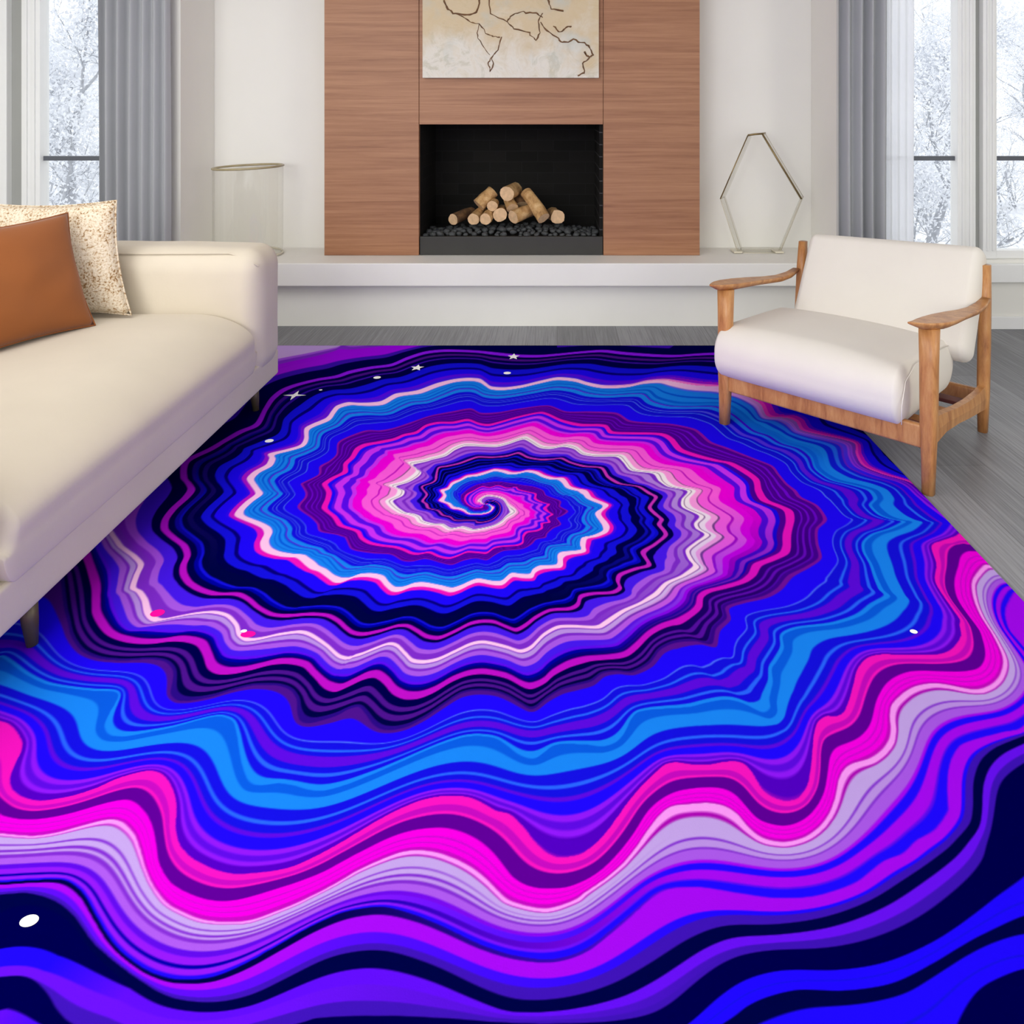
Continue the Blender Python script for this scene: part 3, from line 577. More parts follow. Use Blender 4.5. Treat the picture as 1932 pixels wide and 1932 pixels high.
# ------------------------------------------------------------------ rug
RUG_LINES = [
  ('P', -1, 0.00, '''-210,2535 -221,2506 -242,2492 -269,2489 -294,2492 -312,2512 -329,2521 -351,2524 -364,2550 -385,2562 -400,2574 -389,2608 -405,2640 -383,2656
-374,2689 -347,2712 -327,2740 -291,2750 -259,2771 -233,2789 -204,2782 -172,2764 -142,2767 -111,2782 -80,2771 -52,2743 -18,2726 12,2726
26,2699 38,2666 64,2650 92,2640 105,2594 132,2571 165,2544 138,2506 132,2485 148,2448 157,2416 149,2385 117,2362 82,2351
77,2315 80,2287 63,2276 21,2269 9,2252 11,2218 1,2205 -47,2202 -67,2186 -74,2160 -102,2160 -131,2166 -155,2132 -181,2129
-223,2141 -247,2129 -268,2111 -294,2099 -326,2111 -374,2123 -405,2120 -432,2102 -455,2102 -479,2126 -501,2154 -540,2166 -578,2160 -596,2141
-622,2139 -648,2161 -679,2187 -712,2203 -745,2240 -767,2257 -809,2260 -855,2274 -886,2295 -905,2331 -909,2376 -927,2407 -963,2431 -1009,2455
-1048,2480 -1055,2513 -1049,2566 -1035,2611 -1042,2630 -1074,2673 -1108,2722 -1104,2773 -1079,2826 -1089,2881 -1107,2915 -1051,2950 -1009,2986 -1013,3047
-1043,3138 -1028,3178 -983,3241 -983,3321 -980,3374 -942,3413 -878,3405 -795,3421 -751,3510 -692,3535 -646,3560 -580,3639 -508,3694 -441,3715
-381,3704 -348,3655 -314,3598 -249,3588 -173,3617 -89,3675 -2,3725 85,3704 141,3655 211,3617 282,3617 355,3636 432,3685 522,3704
590,3675 670,3636 787,3617 829,3580 917,3421 913,3273 993,3259 1021,3216 1017,3135 1072,3095 1151,3051 1190,3007 1158,2913 1148,2824
1193,2761 1265,2700 1273,2606 1302,2504 1312,2440 1260,2368 1191,2334 1147,2305 1118,2215 1073,2132 1063,2033 1060,1978 1047,1955 1029,1914
985,1871 941,1850 865,1847 799,1850 757,1838 720,1802 690,1751 661,1703 637,1672 615,1661 594,1663 570,1646 552,1614 538,1579
518,1530 497,1490 470,1464 444,1458 424,1464 409,1475 400,1491 393,1522 384,1542 366,1549 340,1546 305,1539 272,1541 244,1546
221,1541 199,1522 165,1488 140,1459 117,1428 94,1398 72,1375 47,1357 22,1350 -3,1350 -23,1360 -43,1380 -59,1401 -73,1417
-92,1434 -117,1439 -145,1456 -173,1468 -203,1471 -234,1469 -268,1460 -304,1442 -338,1420 -370,1396 -402,1372 -433,1352 -464,1335 -496,1326
-544,1321 -581,1322 -622,1334 -660,1351 -691,1374 -714,1405 -730,1441 -747,1470 -775,1502 -801,1521 -826,1527 -849,1522 -882,1508 -910,1487
-942,1472 -971,1464 -1005,1459 -1042,1467 -1076,1484 -1098,1508 -1111,1540 -1120,1573 -1134,1596 -1166,1624 -1198,1644 -1221,1651 -1314,1680'''),
  ('M', 0, 0.27, '''-262,2453 -329,2450 -350,2472 -376,2483 -396,2512 -429,2524 -441,2553 -457,2571 -450,2615 -478,2666 -448,2692 -436,2719 -442,2803 -413,2818
-367,2840 -332,2870 -302,2892 -248,2889 -192,2900 -150,2924 -112,2889 -62,2870 -19,2873 17,2881 52,2847 104,2816 165,2805 185,2737
221,2688 288,2668 321,2621 341,2594 310,2531 323,2489 341,2456 328,2424 342,2369 301,2317 258,2275 271,2213 229,2194 182,2168
172,2137 177,2106 153,2086 99,2083 65,2071 56,2037 34,2019 -18,2013 -54,1986 -81,1955 -105,1937 -131,1949 -164,1968 -197,1970
-228,1960 -260,1934 -298,1909 -331,1914 -359,1934 -387,1952 -415,1952 -454,1934 -493,1922 -522,1927 -545,1944 -573,1971 -608,1992 -657,1998
-713,1992 -759,1998 -806,2025 -846,2059 -886,2082 -943,2082 -996,2100 -1042,2130 -1079,2174 -1098,2213 -1110,2260 -1146,2310 -1203,2354 -1252,2399
-1277,2455 -1284,2522 -1278,2593 -1286,2648 -1324,2697 -1358,2736 -1410,2859 -1361,2970 -1317,3115 -1276,3192 -1303,3351 -1321,3477 -1313,3578 -1273,3648
-1190,3722 -1109,3769 -1059,3837 -969,3898 -872,3939 -807,4047 -728,4138 -620,4173 -436,4153 -228,4092 -99,4079 13,4104 136,4141 259,4166
379,4128 536,4092 655,4079 780,4104 896,4116 1063,4093 1261,3991 1358,3684 1368,3193 1366,2796 1373,2504'''),
  ('W', -1, 0.42, '''-271,2565 -249,2602 -217,2602 -183,2584 -165,2541 -138,2506 -166,2472 -180,2444 -208,2417 -265,2396 -303,2412 -340,2401 -371,2428 -404,2428
-440,2444 -457,2472 -485,2489 -511,2495 -528,2510 -548,2530 -574,2571 -544,2607 -547,2645 -587,2673 -539,2702 -509,2753 -512,2794 -561,2837
-498,2865 -482,2877 -433,2908 -405,2963 -372,2996 -332,2996 -242,2988 -195,3013 -156,3046 -130,3059 -103,3029 -64,2980 -20,2971 32,2992
72,2971 102,2921 154,2904 239,2904 261,2854 285,2789 369,2768 381,2707 404,2668 472,2640 439,2584 434,2531 484,2476 455,2432
456,2400 479,2366 437,2325 400,2282 404,2234 414,2200 371,2162 314,2125 277,2077 231,2042 180,2009 129,1961 103,1946 40,1951
1,1947 -34,1919 -64,1875 -91,1861 -126,1875 -182,1892 -216,1885 -256,1857 -290,1834 -322,1825 -352,1829 -374,1852 -400,1880 -422,1887
-452,1871 -484,1850 -509,1840 -506,1834 -536,1844 -577,1881 -631,1920 -663,1930 -712,1920 -751,1905 -784,1900 -813,1920 -835,1956 -873,1992
-919,2006 -970,1998 -1016,1982 -1054,1971 -1090,1998 -1128,2053 -1162,2088 -1191,2106 -1211,2161 -1227,2213 -1270,2253 -1319,2288 -1361,2324 -1507,2488
-1643,2776 -1739,3247 -1730,3719 -1618,3958 -1511,4058 -1374,4146 -1226,4238 -892,4353 -476,4475 155,4507 784,4475'''),
  ('H', -2, 0.66, '''-233,2529 -273,2524 -304,2547 -319,2584 -315,2615 -292,2640 -266,2669 -238,2659 -210,2676 -175,2656 -146,2666 -136,2646 -102,2630 -74,2618
-75,2584 -49,2559 -26,2550 -42,2524 -29,2500 -13,2486 -32,2466 -24,2439 -49,2433 -47,2406 -63,2391 -95,2383 -106,2359 -105,2324
-124,2309 -164,2305 -192,2297 -212,2271 -240,2273 -272,2276 -295,2259 -323,2243 -355,2252 -387,2273 -416,2266 -439,2269 -468,2287 -498,2301
-542,2310 -579,2323 -611,2348 -634,2386 -670,2406 -700,2423 -732,2471 -779,2522 -786,2575 -798,2630 -827,2677 -831,2693 -814,2732 -781,2773
-799,2837 -788,2893 -785,2962 -762,2998 -712,3016 -658,3047 -627,3086 -581,3111 -553,3178 -505,3206 -441,3206 -384,3233 -335,3195 -290,3180
-242,3210 -169,3264 -80,3311 -41,3295 23,3225 98,3180 198,3173 224,3108 315,3101 424,3094 459,3046 480,2954 535,2904 606,2862
653,2843 694,2779 719,2717 705,2640 709,2575 746,2540 772,2506 756,2440 726,2369 703,2303 682,2268 632,2237 589,2213 562,2168
526,2137 466,2112 417,2094 393,2071 380,2031 358,2004 321,1977 275,1956 236,1926 199,1882 169,1853 128,1842 71,1835 30,1820
-6,1794 -32,1764 -60,1751 -83,1759 -120,1783 -173,1796 -211,1791 -248,1772 -282,1743 -314,1727 -345,1727 -374,1743 -400,1772 -427,1791
-452,1787 -479,1766 -506,1748 -537,1760 -577,1794 -605,1821 -643,1832 -682,1830 -722,1814 -759,1801 -798,1799 -829,1816 -856,1853 -887,1891
-918,1905 -962,1910 -1008,1898 -1053,1898 -1096,1908 -1144,1930 -1187,1966 -1228,2009 -1262,2065 -1298,2124 -1422,2280 -1548,2456 -1746,2817'''),
  ('R', -1, 0.80, '''-328,2615 -313,2646 -289,2676 -264,2689 -212,2702 -164,2689 -124,2676 -84,2666 -50,2640 -40,2608 -17,2590 12,2568 8,2535 36,2506
14,2478 -4,2466 11,2428 -13,2406 -33,2375 -36,2354 -65,2344 -79,2319 -106,2295 -162,2285 -189,2261 -209,2238 -243,2247 -278,2236
-308,2215 -340,2224 -390,2245 -429,2231 -459,2235 -499,2266 -558,2273 -621,2290 -648,2330 -661,2360 -629,2295 -656,2346 -688,2369 -750,2388
-773,2431 -808,2471 -869,2531 -867,2593 -877,2630 -913,2687 -913,2688 -870,2753 -885,2816 -862,2859 -852,2915 -875,3010 -856,3060 -794,3125
-732,3125 -680,3151 -607,3220 -546,3277 -457,3321 -385,3351 -334,3303 -256,3311 -167,3351 -42,3384 37,3319 141,3319 258,3303 309,3225
388,3203 481,3188 567,3144 590,3101 616,3019 669,2967 742,2887 803,2821 810,2758 818,2688 833,2640 837,2594 875,2540 873,2456
827,2400 801,2325 783,2247 726,2200 666,2162 618,2106 570,2071 501,2048 455,2026 448,1982 411,1941 389,1886 349,1896 297,1891
256,1867 223,1821 179,1793 140,1797 107,1790 80,1765 41,1752 9,1740 -22,1716 -47,1688 -62,1684 -84,1700 -112,1720 -144,1734
-186,1738 -222,1728 -255,1696 -289,1662 -324,1636 -357,1626 -382,1629 -403,1644 -426,1673 -445,1691 -465,1685 -487,1666 -519,1651 -544,1644
-564,1651 -579,1677 -591,1712 -617,1740 -653,1753 -706,1753 -748,1739 -786,1719 -827,1707 -861,1707 -887,1727 -902,1768 -919,1802 -953,1829
-997,1836 -1054,1831 -1118,1838 -1173,1861 -1215,1895 -1248,1929 -1268,1955 -1335,2038 -1434,2177'''),
  ('C', -1, 0.94, '''-298,2521 -325,2541 -359,2577 -370,2615 -368,2646 -351,2692 -321,2722 -272,2733 -223,2760 -181,2740 -121,2753 -79,2740 -45,2706 -4,2686
15,2646 41,2615 73,2608 94,2567 121,2544 144,2527 115,2497 108,2456 124,2416 132,2400 100,2369 69,2354 56,2325 59,2296
47,2301 -8,2294 -20,2259 -20,2232 -60,2225 -87,2198 -135,2192 -161,2160 -200,2160 -232,2166 -269,2144 -298,2129 -338,2138 -380,2154
-410,2147 -446,2132 -469,2147 -491,2179 -517,2189 -562,2192 -595,2179 -598,2180 -630,2180 -659,2213 -686,2246 -723,2260 -750,2281 -805,2295
-849,2324 -871,2361 -881,2399 -921,2447 -972,2476 -1014,2513 -1007,2566 -990,2620 -1014,2645 -1060,2712 -1065,2763 -1040,2805 -1039,2859 -1050,2904
-1008,2950 -980,2998 -998,3086 -997,3138 -955,3206 -950,3291 -939,3336 -876,3351 -799,3336 -754,3351 -718,3413 -678,3461 -605,3477 -542,3560
-486,3630 -403,3636 -346,3569 -281,3542 -198,3560 -102,3607 -2,3655 98,3636 167,3579 249,3551 363,3569 433,3569 463,3479 536,3418
615,3410 749,3410 802,3314 844,3148 892,3095 920,3020 975,2971 989,2901 971,2802 997,2720 1060,2681 1108,2642 1104,2587 1066,2543
1073,2483 1112,2450 1141,2446 1073,2402 1003,2371 954,2327 934,2277 929,2215 918,2151 913,2096 919,2067 863,2033 805,1989 724,1957
627,1942 577,1917 566,1871 537,1829 516,1802 507,1759 487,1711 484,1680 464,1664 438,1684 414,1700 382,1708 340,1700 301,1688
254,1684 211,1681 179,1673 162,1651 150,1622 130,1594 97,1580 66,1587 23,1590 -6,1587 -26,1567 -43,1549 -60,1550 -83,1563
-100,1580 -130,1604 -166,1611 -198,1608 -234,1594 -274,1574 -325,1544 -374,1516 -423,1491 -460,1479 -493,1482 -520,1491 -553,1497 -578,1491
-608,1490 -632,1515 -661,1563 -688,1614 -712,1650 -746,1664 -786,1653 -828,1635 -874,1621 -925,1607 -962,1610 -989,1635 -996,1672 -1002,1719
-1024,1735 -1068,1735 -1130,1743 -1193,1755 -1262,1785 -1316,1816 -1363,1843'''),
  ('1', 1, 0.10, '''1252,2312 1203,2277 1167,2215 1121,2151 1087,2078 1081,2011 1082,1947 1071,1914 1046,1857 1009,1816 962,1807 896,1807 840,1807 787,1785
747,1751 711,1703 677,1650 640,1617 605,1603 576,1596 558,1569 544,1530 523,1487 495,1452 461,1427 426,1416 397,1422 384,1428
370,1453 361,1482 341,1500 308,1500 266,1496 230,1488 195,1467 168,1442 140,1401 112,1367 80,1335 50,1316 16,1304 -17,1302
-48,1307 -73,1321 -86,1338 -106,1365 -133,1390 -171,1409 -208,1417 -246,1414 -283,1406 -318,1390 -351,1370 -383,1350 -413,1330 -445,1316
-477,1305 -519,1291 -551,1282 -587,1282 -629,1293 -669,1310 -705,1342 -735,1387 -761,1422 -798,1455 -831,1475 -848,1472 -881,1461 -912,1447
-955,1433 -1003,1427 -1049,1435 -1070,1447 -1159,1496'''),
  ('2', 1, 0.20, '''1260,2209 1181,2132 1146,2061 1124,1989 1114,1917 1098,1847 1079,1811 1041,1768 1004,1743 968,1731 935,1739 903,1751 869,1753 829,1743
789,1719 755,1691 737,1657 728,1628 710,1596 681,1569 647,1549 609,1540 585,1527 564,1502 548,1472 523,1435 492,1405 457,1384
418,1374 389,1377 370,1385 353,1406 341,1431 321,1447 291,1453 250,1450 221,1447 198,1431 173,1403 147,1370 117,1337 83,1311
49,1289 34,1277 -18,1261 -80,1273 -100,1287 -121,1307 -146,1326 -178,1343 -217,1357 -255,1362 -286,1357 -319,1343 -352,1326 -382,1305
-412,1287 -441,1271 -471,1258 -505,1245 -543,1242 -588,1246 -630,1259 -665,1275 -704,1306 -738,1342 -776,1386 -811,1412 -842,1422 -880,1412
-925,1396 -968,1389 -1031,1394 -1082,1396'''),
  ('3', 1, 0.36, '''1277,2100 1200,2016 1163,1935 1165,1842 1163,1741 1014,1635 966,1621 897,1603 850,1586 809,1546 779,1499 758,1455 749,1438 705,1401
661,1381 625,1357 581,1342 519,1306 443,1284 374,1280 313,1288 242,1299 177,1293 110,1246 47,1203 -8,1188 -71,1194 -129,1211
-183,1234 -239,1254 -295,1267 -355,1259 -402,1238 -444,1211 -491,1181 -533,1163 -588,1160 -645,1174 -710,1207 -766,1250 -812,1288 -858,1310
-909,1310 -966,1306 -1011,1305'''),
  ('4', 1, 0.50, '''1103,1651 996,1607 927,1579 879,1546 839,1499 814,1455 786,1413 743,1382 695,1351 554,1280 452,1246 360,1232 281,1230 226,1211
162,1177 93,1146 12,1127 -67,1124 -121,1142 -186,1170 -252,1190 -295,1196 -356,1186 -409,1160 -460,1135 -516,1127 -584,1135 -645,1160
-703,1188 -753,1215 -802,1250 -853,1275 -907,1288 -951,1286 -996,1286'''),
  ('5', 1, 0.65, '''1040,1557 935,1508 893,1484 856,1441 824,1400 796,1361 791,1338 711,1280 619,1230 517,1196 429,1185 347,1188 281,1174 230,1146
175,1106 115,1098 -313,1111 -381,1104 -566,1070 -725,1106 -785,1142 -825,1160 -856,1158 -894,1154'''),
  ('6', 1, 0.80, '''805,1250 770,1242 673,1211 592,1177 518,1149 433,1139 366,1142 297,1125 261,1106 150,1070 -113,1064 -401,1035 -787,1064'''),
  ('7', 1, 0.95, '''756,1174 723,1167 657,1146 615,1112 579,1070 392,1013 -104,982 -727,982'''),
]
# ---- rug pattern: phase field interpolated between the traced band lines, coloured by a band table
RUG_C = (-0.2459, 2.5506)
RX0, RX1, RY0, RY1 = -1.75, 1.27, 0.90, 4.24
def rug_axes(nx, ny):
    xs = np.linspace(RX0, RX1, nx)
    # rows get denser towards the near edge
    k = np.linspace(0, 1, ny); g = 1.15
    ys = RY0 * (RY1 / RY0) ** (k ** (1 / g)) if False else 1.0 / (1.0 / RY0 ** .55 + (1.0 / RY1 ** .55 - 1.0 / RY0 ** .55) * k) ** (1 / .55)
    return xs, ys
def spline(p, step):
    p = np.asarray(p, float); q = np.vstack([2 * p[0] - p[1], p, 2 * p[-1] - p[-2]]); out = []
    for i in range(1, len(q) - 2):
        a, b, c, d = q[i - 1], q[i], q[i + 1], q[i + 2]
        n = max(2, int(np.hypot(*(c - b)) / step) + 1); t = np.linspace(0, 1, n, endpoint=False)[:, None]
        m0, m1 = (c - a) * .42, (d - b) * .42
        out.append((2*t**3 - 3*t**2 + 1) * b + (t**3 - 2*t**2 + t) * m0 + (-2*t**3 + 3*t**2) * c + (t**3 - t**2) * m1)
    return np.vstack(out + [p[-1:]])
def rug_theta(x, y):
    return np.mod(np.arctan2(-(x - RUG_C[0]), -(y - RUG_C[1])) / (2 * math.pi), 1.0)
def rug_field(nx, ny):
    xs, ys = rug_axes(nx, ny)
    S = []
    for name, n, u, txt in RUG_LINES:
        p = np.array([[float(v) / 1000 for v in w.split(',')] for w in txt.split()])
        p = spline(p, .0012)
        th = rug_theta(p[:, 0], p[:, 1]); d = np.diff(th); d -= np.round(d)
        t = th[0] + np.concatenate([[0], np.cumsum(d)]) + n
        S.append(np.column_stack([p, t + u]))
    S = np.vstack(S)
    fx = (S[:, 0] - RX0) / (RX1 - RX0) * (nx - 1)
    fy = np.interp(S[:, 1], ys, np.arange(ny), left=-9, right=-9)
    ok = (fx > -.5) & (fx < nx - .5) & (fy > -.5) & (fy < ny - .5)
    fx, fy, V = fx[ok], fy[ok], S[ok, 2]
    F = None
    for lev in (64, 32, 16, 8, 4, 2, 1):
        w, h = (nx - 1) // lev + 1, (ny - 1) // lev + 1
        ix = np.clip(np.round(fx / lev).astype(int), 0, w - 1); iy = np.clip(np.round(fy / lev).astype(int), 0, h - 1)
        lin = iy * w + ix
        cnt = np.bincount(lin, minlength=w * h).astype(float); sm = np.bincount(lin, V, minlength=w * h)
        fixm = (cnt > 0).reshape(h, w); fv = np.where(cnt > 0, sm / np.maximum(cnt, 1), 0).reshape(h, w)
        if F is None: F = np.full((h, w), V.mean())
        else:
            gy = np.linspace(0, F.shape[0] - 1, h); gx = np.linspace(0, F.shape[1] - 1, w)
            y0 = np.minimum(gy.astype(int), F.shape[0] - 2); x0 = np.minimum(gx.astype(int), F.shape[1] - 2)
            ty = (gy - y0)[:, None]; tx = (gx - x0)[None]
            F = (F[y0][:, x0] * (1 - ty) * (1 - tx) + F[y0 + 1][:, x0] * ty * (1 - tx) + F[y0][:, x0 + 1] * (1 - ty) * tx + F[y0 + 1][:, x0 + 1] * ty * tx)
        for it in range(400 if lev > 4 else (160 if lev > 1 else 60)):
            F[fixm] = fv[fixm]
            P = np.pad(F, 1, mode='edge')
            F = (P[:-2, 1:-1] + P[2:, 1:-1] + P[1:-1, :-2] + P[1:-1, 2:]) * .25
    # nearer the centre the ripples carry on undamped from one line to the next: interpolate along each spoke
    NT, NR, RM = 2400, 900, 2.3
    th = rug_theta(S[:, 0], S[:, 1]); rr = np.hypot(S[:, 0] - RUG_C[0], S[:, 1] - RUG_C[1])
    lev = np.round((S[:, 2] - th) * 100).astype(int)
    col = np.minimum((th * NT).astype(int), NT - 1); Q = np.empty((NT, NR)); rg = np.linspace(0, RM, NR)
    d = np.diff(th); d -= np.round(d); m = np.maximum(1, np.ceil(np.abs(d) * NT * 1.5)).astype(int); gap = np.abs(np.diff(S[:, 2])) > .05; m[gap] = 1
    idx = np.repeat(np.arange(len(m)), m); w = (np.arange(len(idx)) - np.repeat(np.cumsum(m) - m, m)) / m[idx]
    w[gap[idx]] = 0
    th = np.mod(th[:-1][idx] + d[idx] * w, 1.0); rr = rr[:-1][idx] + np.diff(rr)[idx] * w
    # the whole-turn count follows the fraction when the spoke angle wraps
    Fv = S[:-1, 2][idx] + np.where(gap[idx], 0, np.diff(S[:, 2])[idx]) * w
    lev = np.round((Fv - th) * 100).astype(int); col = np.minimum((th * NT).astype(int), NT - 1)
    order = np.lexsort((lev, col)); cs, ls, rs = col[order], lev[order], rr[order]
    cut = np.searchsorted(cs, np.arange(NT + 1))
    for c in range(NT):
        a, b = cut[c], cut[c + 1]
        L, inv = np.unique(ls[a:b], return_inverse=True)
        if len(L) < 2: Q[c] = Q[c - 1]; continue
        R = np.bincount(inv, rs[a:b]) / np.bincount(inv)
        R = np.maximum.accumulate(R)
        Q[c] = np.interp(rg, R, L / 100.)
    Xg, Yg = np.meshgrid(xs, ys); T = rug_theta(Xg, Yg); Rg = np.hypot(Xg - RUG_C[0], Yg - RUG_C[1])
    ft = T * NT - .5; i0 = np.floor(ft).astype(int); wt = ft - i0; i0 = np.clip(i0, 0, NT - 2); wt = np.clip(ft - i0, 0, 1)
    fr = np.clip(Rg / RM * (NR - 1), 0, NR - 1.001); j0 = fr.astype(int); wr = fr - j0
    G = (Q[i0, j0] * (1 - wr) + Q[i0, j0 + 1] * wr) * (1 - wt) + (Q[i0 + 1, j0] * (1 - wr) + Q[i0 + 1, j0 + 1] * wr) * wt + T
    k = np.clip((np.where((Yg > 2.9) & (Xg > 0), 2.06, 1.9) - F) / .2, 0, 1); k = k * k * (3 - 2 * k)
    q = np.clip((Rg - .09) / .06, 0, 1); k = k * q * q * (3 - 2 * q)
    k = np.where(np.abs(G - F) > .3, 0, k)
    F = F * (1 - k) + G * k
    # light smoothing takes the corners off
    for it in range(2):
        P = np.pad(F, 1, mode='edge'); F = F * .5 + (P[:-2, 1:-1] + P[2:, 1:-1] + P[1:-1, :-2] + P[1:-1, 2:]) * .125
    return xs, ys, F
PAL = {}
for w in ('p=ffc8f4 w=faeef8 h=f014c0 b=1e08ff B=1410e2 n=000048 N=06007a m=b90fc8 M=c832be v=4619f0 l=a557e6 q=7d2ccd L=b78fe4 '
          'k=ff5ce4 K=ff9ee6 g=f000e2 o=cd32fa i=5a0cf0 d=4c0096 D=6e08d2 r=8c12a8 c=1984f5 C=0a5ae0 s=4a6cff z=4a128c V=8c18f5 '
          'u=5a0be0 G=be0cbe e=5c0096 y=f496f6 E=a80cb4 a=bea0e6 x=6e4678 j=0000a0 t=3c12b4 f=000342 R=280a82 A=a00af0 J=6410f0 S=2864ff T=5000c2').split():
    PAL[w[0]] = np.array([int(w[2 + 2 * i:4 + 2 * i], 16) / 255 for i in range(3)])
# one row per band: where it starts and its colour at four stations along the spiral
BANDS = [r.split('|') for r in """
0 p|0 p|0 p|0 p
.018 h|.018 h|.016 h|.012 v
.036 i|.036 i|.038 b|.03 i
.05 b|.05 b|.05 b|.045 b
.085 N|.09 N|.092 N|.085 N
.10 B|.104 B|.106 B|.1 B
.13 n|.145 n|.14 n|.14 n
.165 B|.185 B|.165 f|.18 t
.175 n|.195 N|.19 f|.19 n
.195 n|.205 B|.212 B|.2 n
.21 B|.225 B|.222 j|.208 z
.232 n|.24 n|.236 n|.226 n
.260 M|.261 M|.259 m|.245 V
.280 N|.279 n|.281 n|.2685 n
.30 v|.302 v|.30 v|.31 t
.33 l|.325 l|.345 l|.33 A
.35 q|.347 q|.37 q|.36 A
.365 l|.36 L|.385 q|.385 q
.39 q|.388 q|.40 q|.40 l
.403 w|.404 w|.406 p|.41 a
.417 x|.417 x|.43 q|.43 q
.4195 w|.4195 w|.438 L|.436 a
.434 K|.434 K|.462 L|.45 a
.456 x|.456 x|.47 q|.47 q
.459 k|.459 k|.49 l|.48 l
.485 G|.49 G|.527 v|.53 b
.49 k|.495 k|.55 v|.55 b
.525 g|.525 g|.57 i|.57 b
.56 o|.552 g|.59 j|.58 v
.575 i|.575 i|.61 N|.6 b
.60 o|.595 o|.62 N|.62 v
.625 i|.617 b|.63 n|.63 b
.635 b|.63 d|.634 d|.64 b
.648 h|.648 h|.64 m|.65 m
.675 d|.676 d|.682 n|.68 n
.70 D|.70 D|.715 z|.71 z
.706 d|.706 d|.735 n|.73 n
.725 D|.725 D|.75 z|.75 z
.732 d|.734 d|.772 f|.77 n
.755 D|.755 D|.788 R|.79 R
.765 d|.768 d|.79 R|.79 R
.790 r|.792 r|.80 z|.8 z
.803 b|.803 b|.812 b|.81 b
.845 s|.845 s|.85 s|.85 s
.848 B|.848 B|.853 B|.853 B
.868 s|.868 S|.868 S|.868 S
.871 B|.873 B|.873 B|.873 B
.88 s|.882 u|.882 u|.88 s
.882 B|.902 B|.902 B|.882 B
.897 c|.913 S|.913 S|.897 c
.914 u|.919 B|.919 B|.912 C
.918 C|.93 c|.93 c|.92 C
.924 c|.938 C|.938 C|.928 c
.936 C|.946 c|.946 c|.936 C
.944 c|.954 c|.954 c|.944 c
.958 C|.959 B|.959 B|.958 C
.962 c|.969 S|.969 S|.962 c
.978 s|.972 B|.972 B|.978 s
.982 L|.978 u|.978 u|.982 L
.984 p|.981 b|.981 b|.984 p
.985 p|.9885 V|.9885 V|.985 p
.986 p|.9915 u|.9915 u|.986 p
.987 p|.9945 V|.9945 V|.987 p
.988 p|.9965 T|.9965 T|.988 p
.99 p|.998 T|.998 T|.99 p
""".split('\n') if r.strip()]
STATION = np.array([.60, .74, .93, 1.18, 1.42])       # the third station holds from .93 to 1.18
# the outer turns: start and colour on the right-hand side | on the left-hand side
# the outer turns: start and colour towards the right | the middle | the left of the rug
OUTER = [[c.split() for c in r.split('|')] for r in """
0 h|0 h
.028 G|.026 G
.053 h|.05 h
.066 e|.062 e
.117 g|.112 g
.140 m|.138 m
.144 g|.143 g
.160 m|.160 m
.164 g|.164 g
.18 G|.18 G
.191 y|.196 y
.206 E|.204 E
.211 a|.206 a
.226 a|.228 q
.229 a|.233 a
.238 q|.246 q
.242 L|.254 L
.256 q|.262 q
.260 l|.274 l
.283 A|.296 u
.291 b|.312 V
.308 A|.330 j
.333 i|.338 V
.338 b|.350 b
.3575 i|.357 f
.3590 A|.378 A
.42 b|.42 i
.438 t|.46 t
.476 f|.482 f|.488 f
.519 n|.519 n|.505 n
.522 J|.522 i|.556 b
.56 t|.555 J|.60 J
.582 t|.60 t|.630 t
.595 n|.648 n|.632 n
.685 b|.69 b|.662 i
.73 B|.73 B
.735 b|.735 b
.775 f|.79 f
.815 b|.80 b
.87 B|.87 B
.876 b|.876 b
.925 n|.94 n
""".split('\n') if r.strip()]
def lin(c):
    return np.where(c <= .04045, c / 12.92, ((c + .055) / 1.055) ** 2.4)
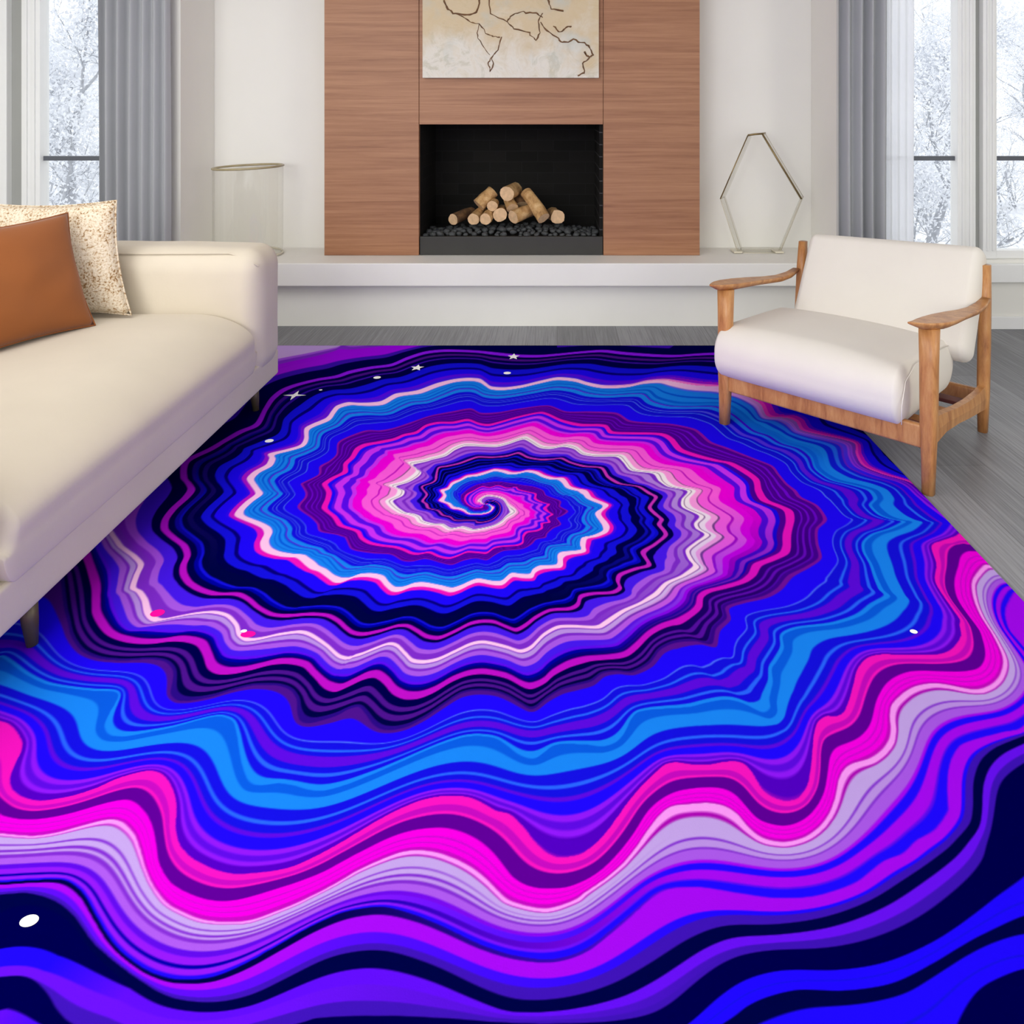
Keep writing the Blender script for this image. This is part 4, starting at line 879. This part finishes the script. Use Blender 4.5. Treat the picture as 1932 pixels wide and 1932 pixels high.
def rug_colour(F, x, y):
    th = rug_theta(x, y); w = F - th
    n = np.floor(w); u = w - n; t = n + th
    K = len(BANDS)
    E = np.array([[float(c.split()[0]) for c in r] for r in BANDS]); E = E[:, [0, 1, 2, 2, 3]]
    Cc = np.array([[PAL[c.split()[1]] for c in r] for r in BANDS])[:, [0, 1, 2, 2, 3]]
    tt = np.clip(t, STATION[0], STATION[-1]); j = np.clip(np.searchsorted(STATION, tt, 'right') - 1, 0, 3)
    fr = (tt - STATION[j]) / (STATION[j + 1] - STATION[j]); fr = np.clip(fr, 0, 1)
    # local softness: about one mesh cell
    gy, gx = np.gradient(F); soft = np.clip(np.abs(gy) + np.abs(gx), 4e-4, .02) * .85 + .0005
    col = np.empty(F.shape + (3,)); col[:] = PAL['p']
    for k in range(K):
        e = E[k][j] * (1 - fr) + E[k][j + 1] * fr
        c = Cc[k][j] * (1 - fr)[..., None] + Cc[k][j + 1] * fr[..., None]
        a = np.clip((u - e) / soft + .5, 0, 1)[..., None]
        col = col * (1 - a) + c * a
    a = np.clip((u - 1) / soft + .5, 0, 1)[..., None] * (t > .7)[..., None]; col = col * (1 - a) + PAL['h'] * a
    out = t > 1.74
    a = np.clip(u / soft + .5, 0, 1)[..., None]; co = PAL['T'] * (1 - a) + PAL['h'] * a
    a = (np.clip((t - 1.56) / .08, 0, 1) * (u < .03))[..., None]; col = col * (1 - a) + PAL['h'] * a * .8 + col * a * .2
    q = np.clip((t - 1.94) / .08, 0, 1); q2 = np.clip((t - 2.045) / .016, 0, 1)
    for row in OUTER:
        (e0, k0), (e1, k1), (e2, k2) = row if len(row) > 2 else row + row[-1:]
        e = (float(e0) * (1 - q) + float(e1) * q) * (1 - q2) + float(e2) * q2
        c = (PAL[k0] * (1 - q)[..., None] + PAL[k1] * q[..., None]) * (1 - q2)[..., None] + PAL[k2] * q2[..., None]
        a = np.clip((u - e) / (soft + .0012) + .5, 0, 1)[..., None]
        co = co * (1 - a) + c * a
    col = np.where(out[..., None], co, col)
    return col
def build_rug():
    xs, ys, F = rug_field(1345, 961)
    X, Y = np.meshgrid(xs, ys)
    col = lin(rug_colour(F, X, Y)) * .88; ny, nx = F.shape; zt = .012
    V = np.column_stack([X.ravel(), Y.ravel(), np.full(X.size, zt)])
    idx = np.arange(nx * ny).reshape(ny, nx)
    Q = np.stack([idx[:-1, :-1], idx[:-1, 1:], idx[1:, 1:], idx[1:, :-1]], -1).reshape(-1, 4)
    rim = np.concatenate([idx[0, :-1], idx[:-1, -1], idx[-1, :0:-1], idx[:0:-1, 0]]); m = len(rim)
    low = V[rim].copy(); low[:, 2] = .0008; base = len(V); j = np.arange(m); k = (j + 1) % m
    S = np.stack([base + j, base + k, rim[k], rim[j]], -1)
    V = np.vstack([V, low]); C = np.vstack([col.reshape(-1, 3), col.reshape(-1, 3)[rim]])
    faces = [np.vstack([Q, S])]; extra_v, extra_c, polys = [], [], []
    def spot(cx, cy, pts, c, z):
        i0 = len(V) + len(extra_v)
        for x, y in pts: extra_v.append((cx + x, cy + y, zt + z)); extra_c.append(c)
        polys.append(list(range(i0, i0 + len(pts))))
    wht = (.93, .93, .95); pk = tuple(lin(np.array([1, .06, .62])))
    def ell(rx, ry, rot=0): return [(rx * math.cos(a) * math.cos(rot) - ry * math.sin(a) * math.sin(rot), rx * math.cos(a) * math.sin(rot) + ry * math.sin(a) * math.cos(rot)) for a in [2 * math.pi * i / 20 for i in range(20)]]
    def star(n, rx, ry, inner, a0=math.pi / 2): return [((rx if i % 2 == 0 else rx * inner) * math.cos(a0 + math.pi * i / n), (ry if i % 2 == 0 else ry * inner) * math.sin(a0 + math.pi * i / n)) for i in range(2 * n)]
    def at(px, py): dd = 1421 * (1.36 - zt) / (py - 200); return (px - 1051) * dd / 1421, dd
    for px, py, sh in RUG_SPOTS:
        x, y = at(px, py); s = y / 1421                     # metres per pixel across; rows foreshorten by y / height
        e = s * y / (1.36 - zt)
        k = sh[0]
        if k == 's4': pts = star(4, sh[1] * s, sh[2] * e, .26)
        elif k == 's5': pts = star(5, sh[1] * s, sh[2] * e, .45)
        else: pts = ell(sh[1] * s, sh[2] * e, sh[3] if len(sh) > 3 else 0)
        spot(x, y, pts, pk if k == 'pink' else wht, .0006 if k == 'pink' else .0008)
    V = np.vstack([V, extra_v]); C = np.vstack([C, extra_c]); F4 = faces[0]
    me = bpy.data.meshes.new('rug')
    nq = len(F4); nl = nq * 4 + sum(map(len, polys))
    me.vertices.add(len(V)); me.vertices.foreach_set('co', V.astype(np.float32).ravel())
    me.loops.add(nl); me.loops.foreach_set('vertex_index', np.concatenate([F4.ravel()] + [np.array(p) for p in polys]).astype(np.int32))
    st = np.concatenate([np.arange(nq) * 4, nq * 4 + np.cumsum([0] + [len(p) for p in polys])[:-1]])
    me.polygons.add(nq + len(polys)); me.polygons.foreach_set('loop_start', st.astype(np.int32))
    me.update(calc_edges=True); me.validate()
    a = me.color_attributes.new('dyed_pile', 'FLOAT_COLOR', 'POINT')
    a.data.foreach_set('color', np.column_stack([C, np.ones(len(C))]).astype(np.float32).ravel())
    N = Nodes('printed_rug_pile'); at_ = N.n('ShaderNodeVertexColor', _layer_name='dyed_pile'); N.l(at_.outputs[0], N.b.inputs['Base Color'])
    N.b.inputs['Roughness'].default_value = 1; N.b.inputs['Specular IOR Level'].default_value = 0
    w = N.n('ShaderNodeTexNoise', Scale=320.0, Detail=2.0); N.l(N.coord(), w.inputs['Vector']); N.bump(w.outputs[0], .12, .002)
    me.materials.append(N.m)
    o = bpy.data.objects.new('rug', me); COL.objects.link(o)
    tag(o, 'large rug printed with a rippling blue, violet and pink spiral', 'rug')
RUG_SPOTS = [(556, 746, ('s4', 22, 9)), (787, 694, ('s5', 13, 6)), (969, 673, ('s5', 12, 6)), (711.5, 712.5, ('dot', 7, 2.4)), (957, 704, ('dot', 7, 2.4)), (508, 832, ('dot', 8, 3.2)),
             (605, 736, ('dot', 3.2, 1.1)), (1724, 1192, ('dot', 7, 4)), (55, 1738, ('dot', 17, 12)), (297, 1157, ('pink', 13, 7)), (468, 1197, ('pink', 14, 6)), (460, 1191, ('dot', 6, 3))]
build_rug()
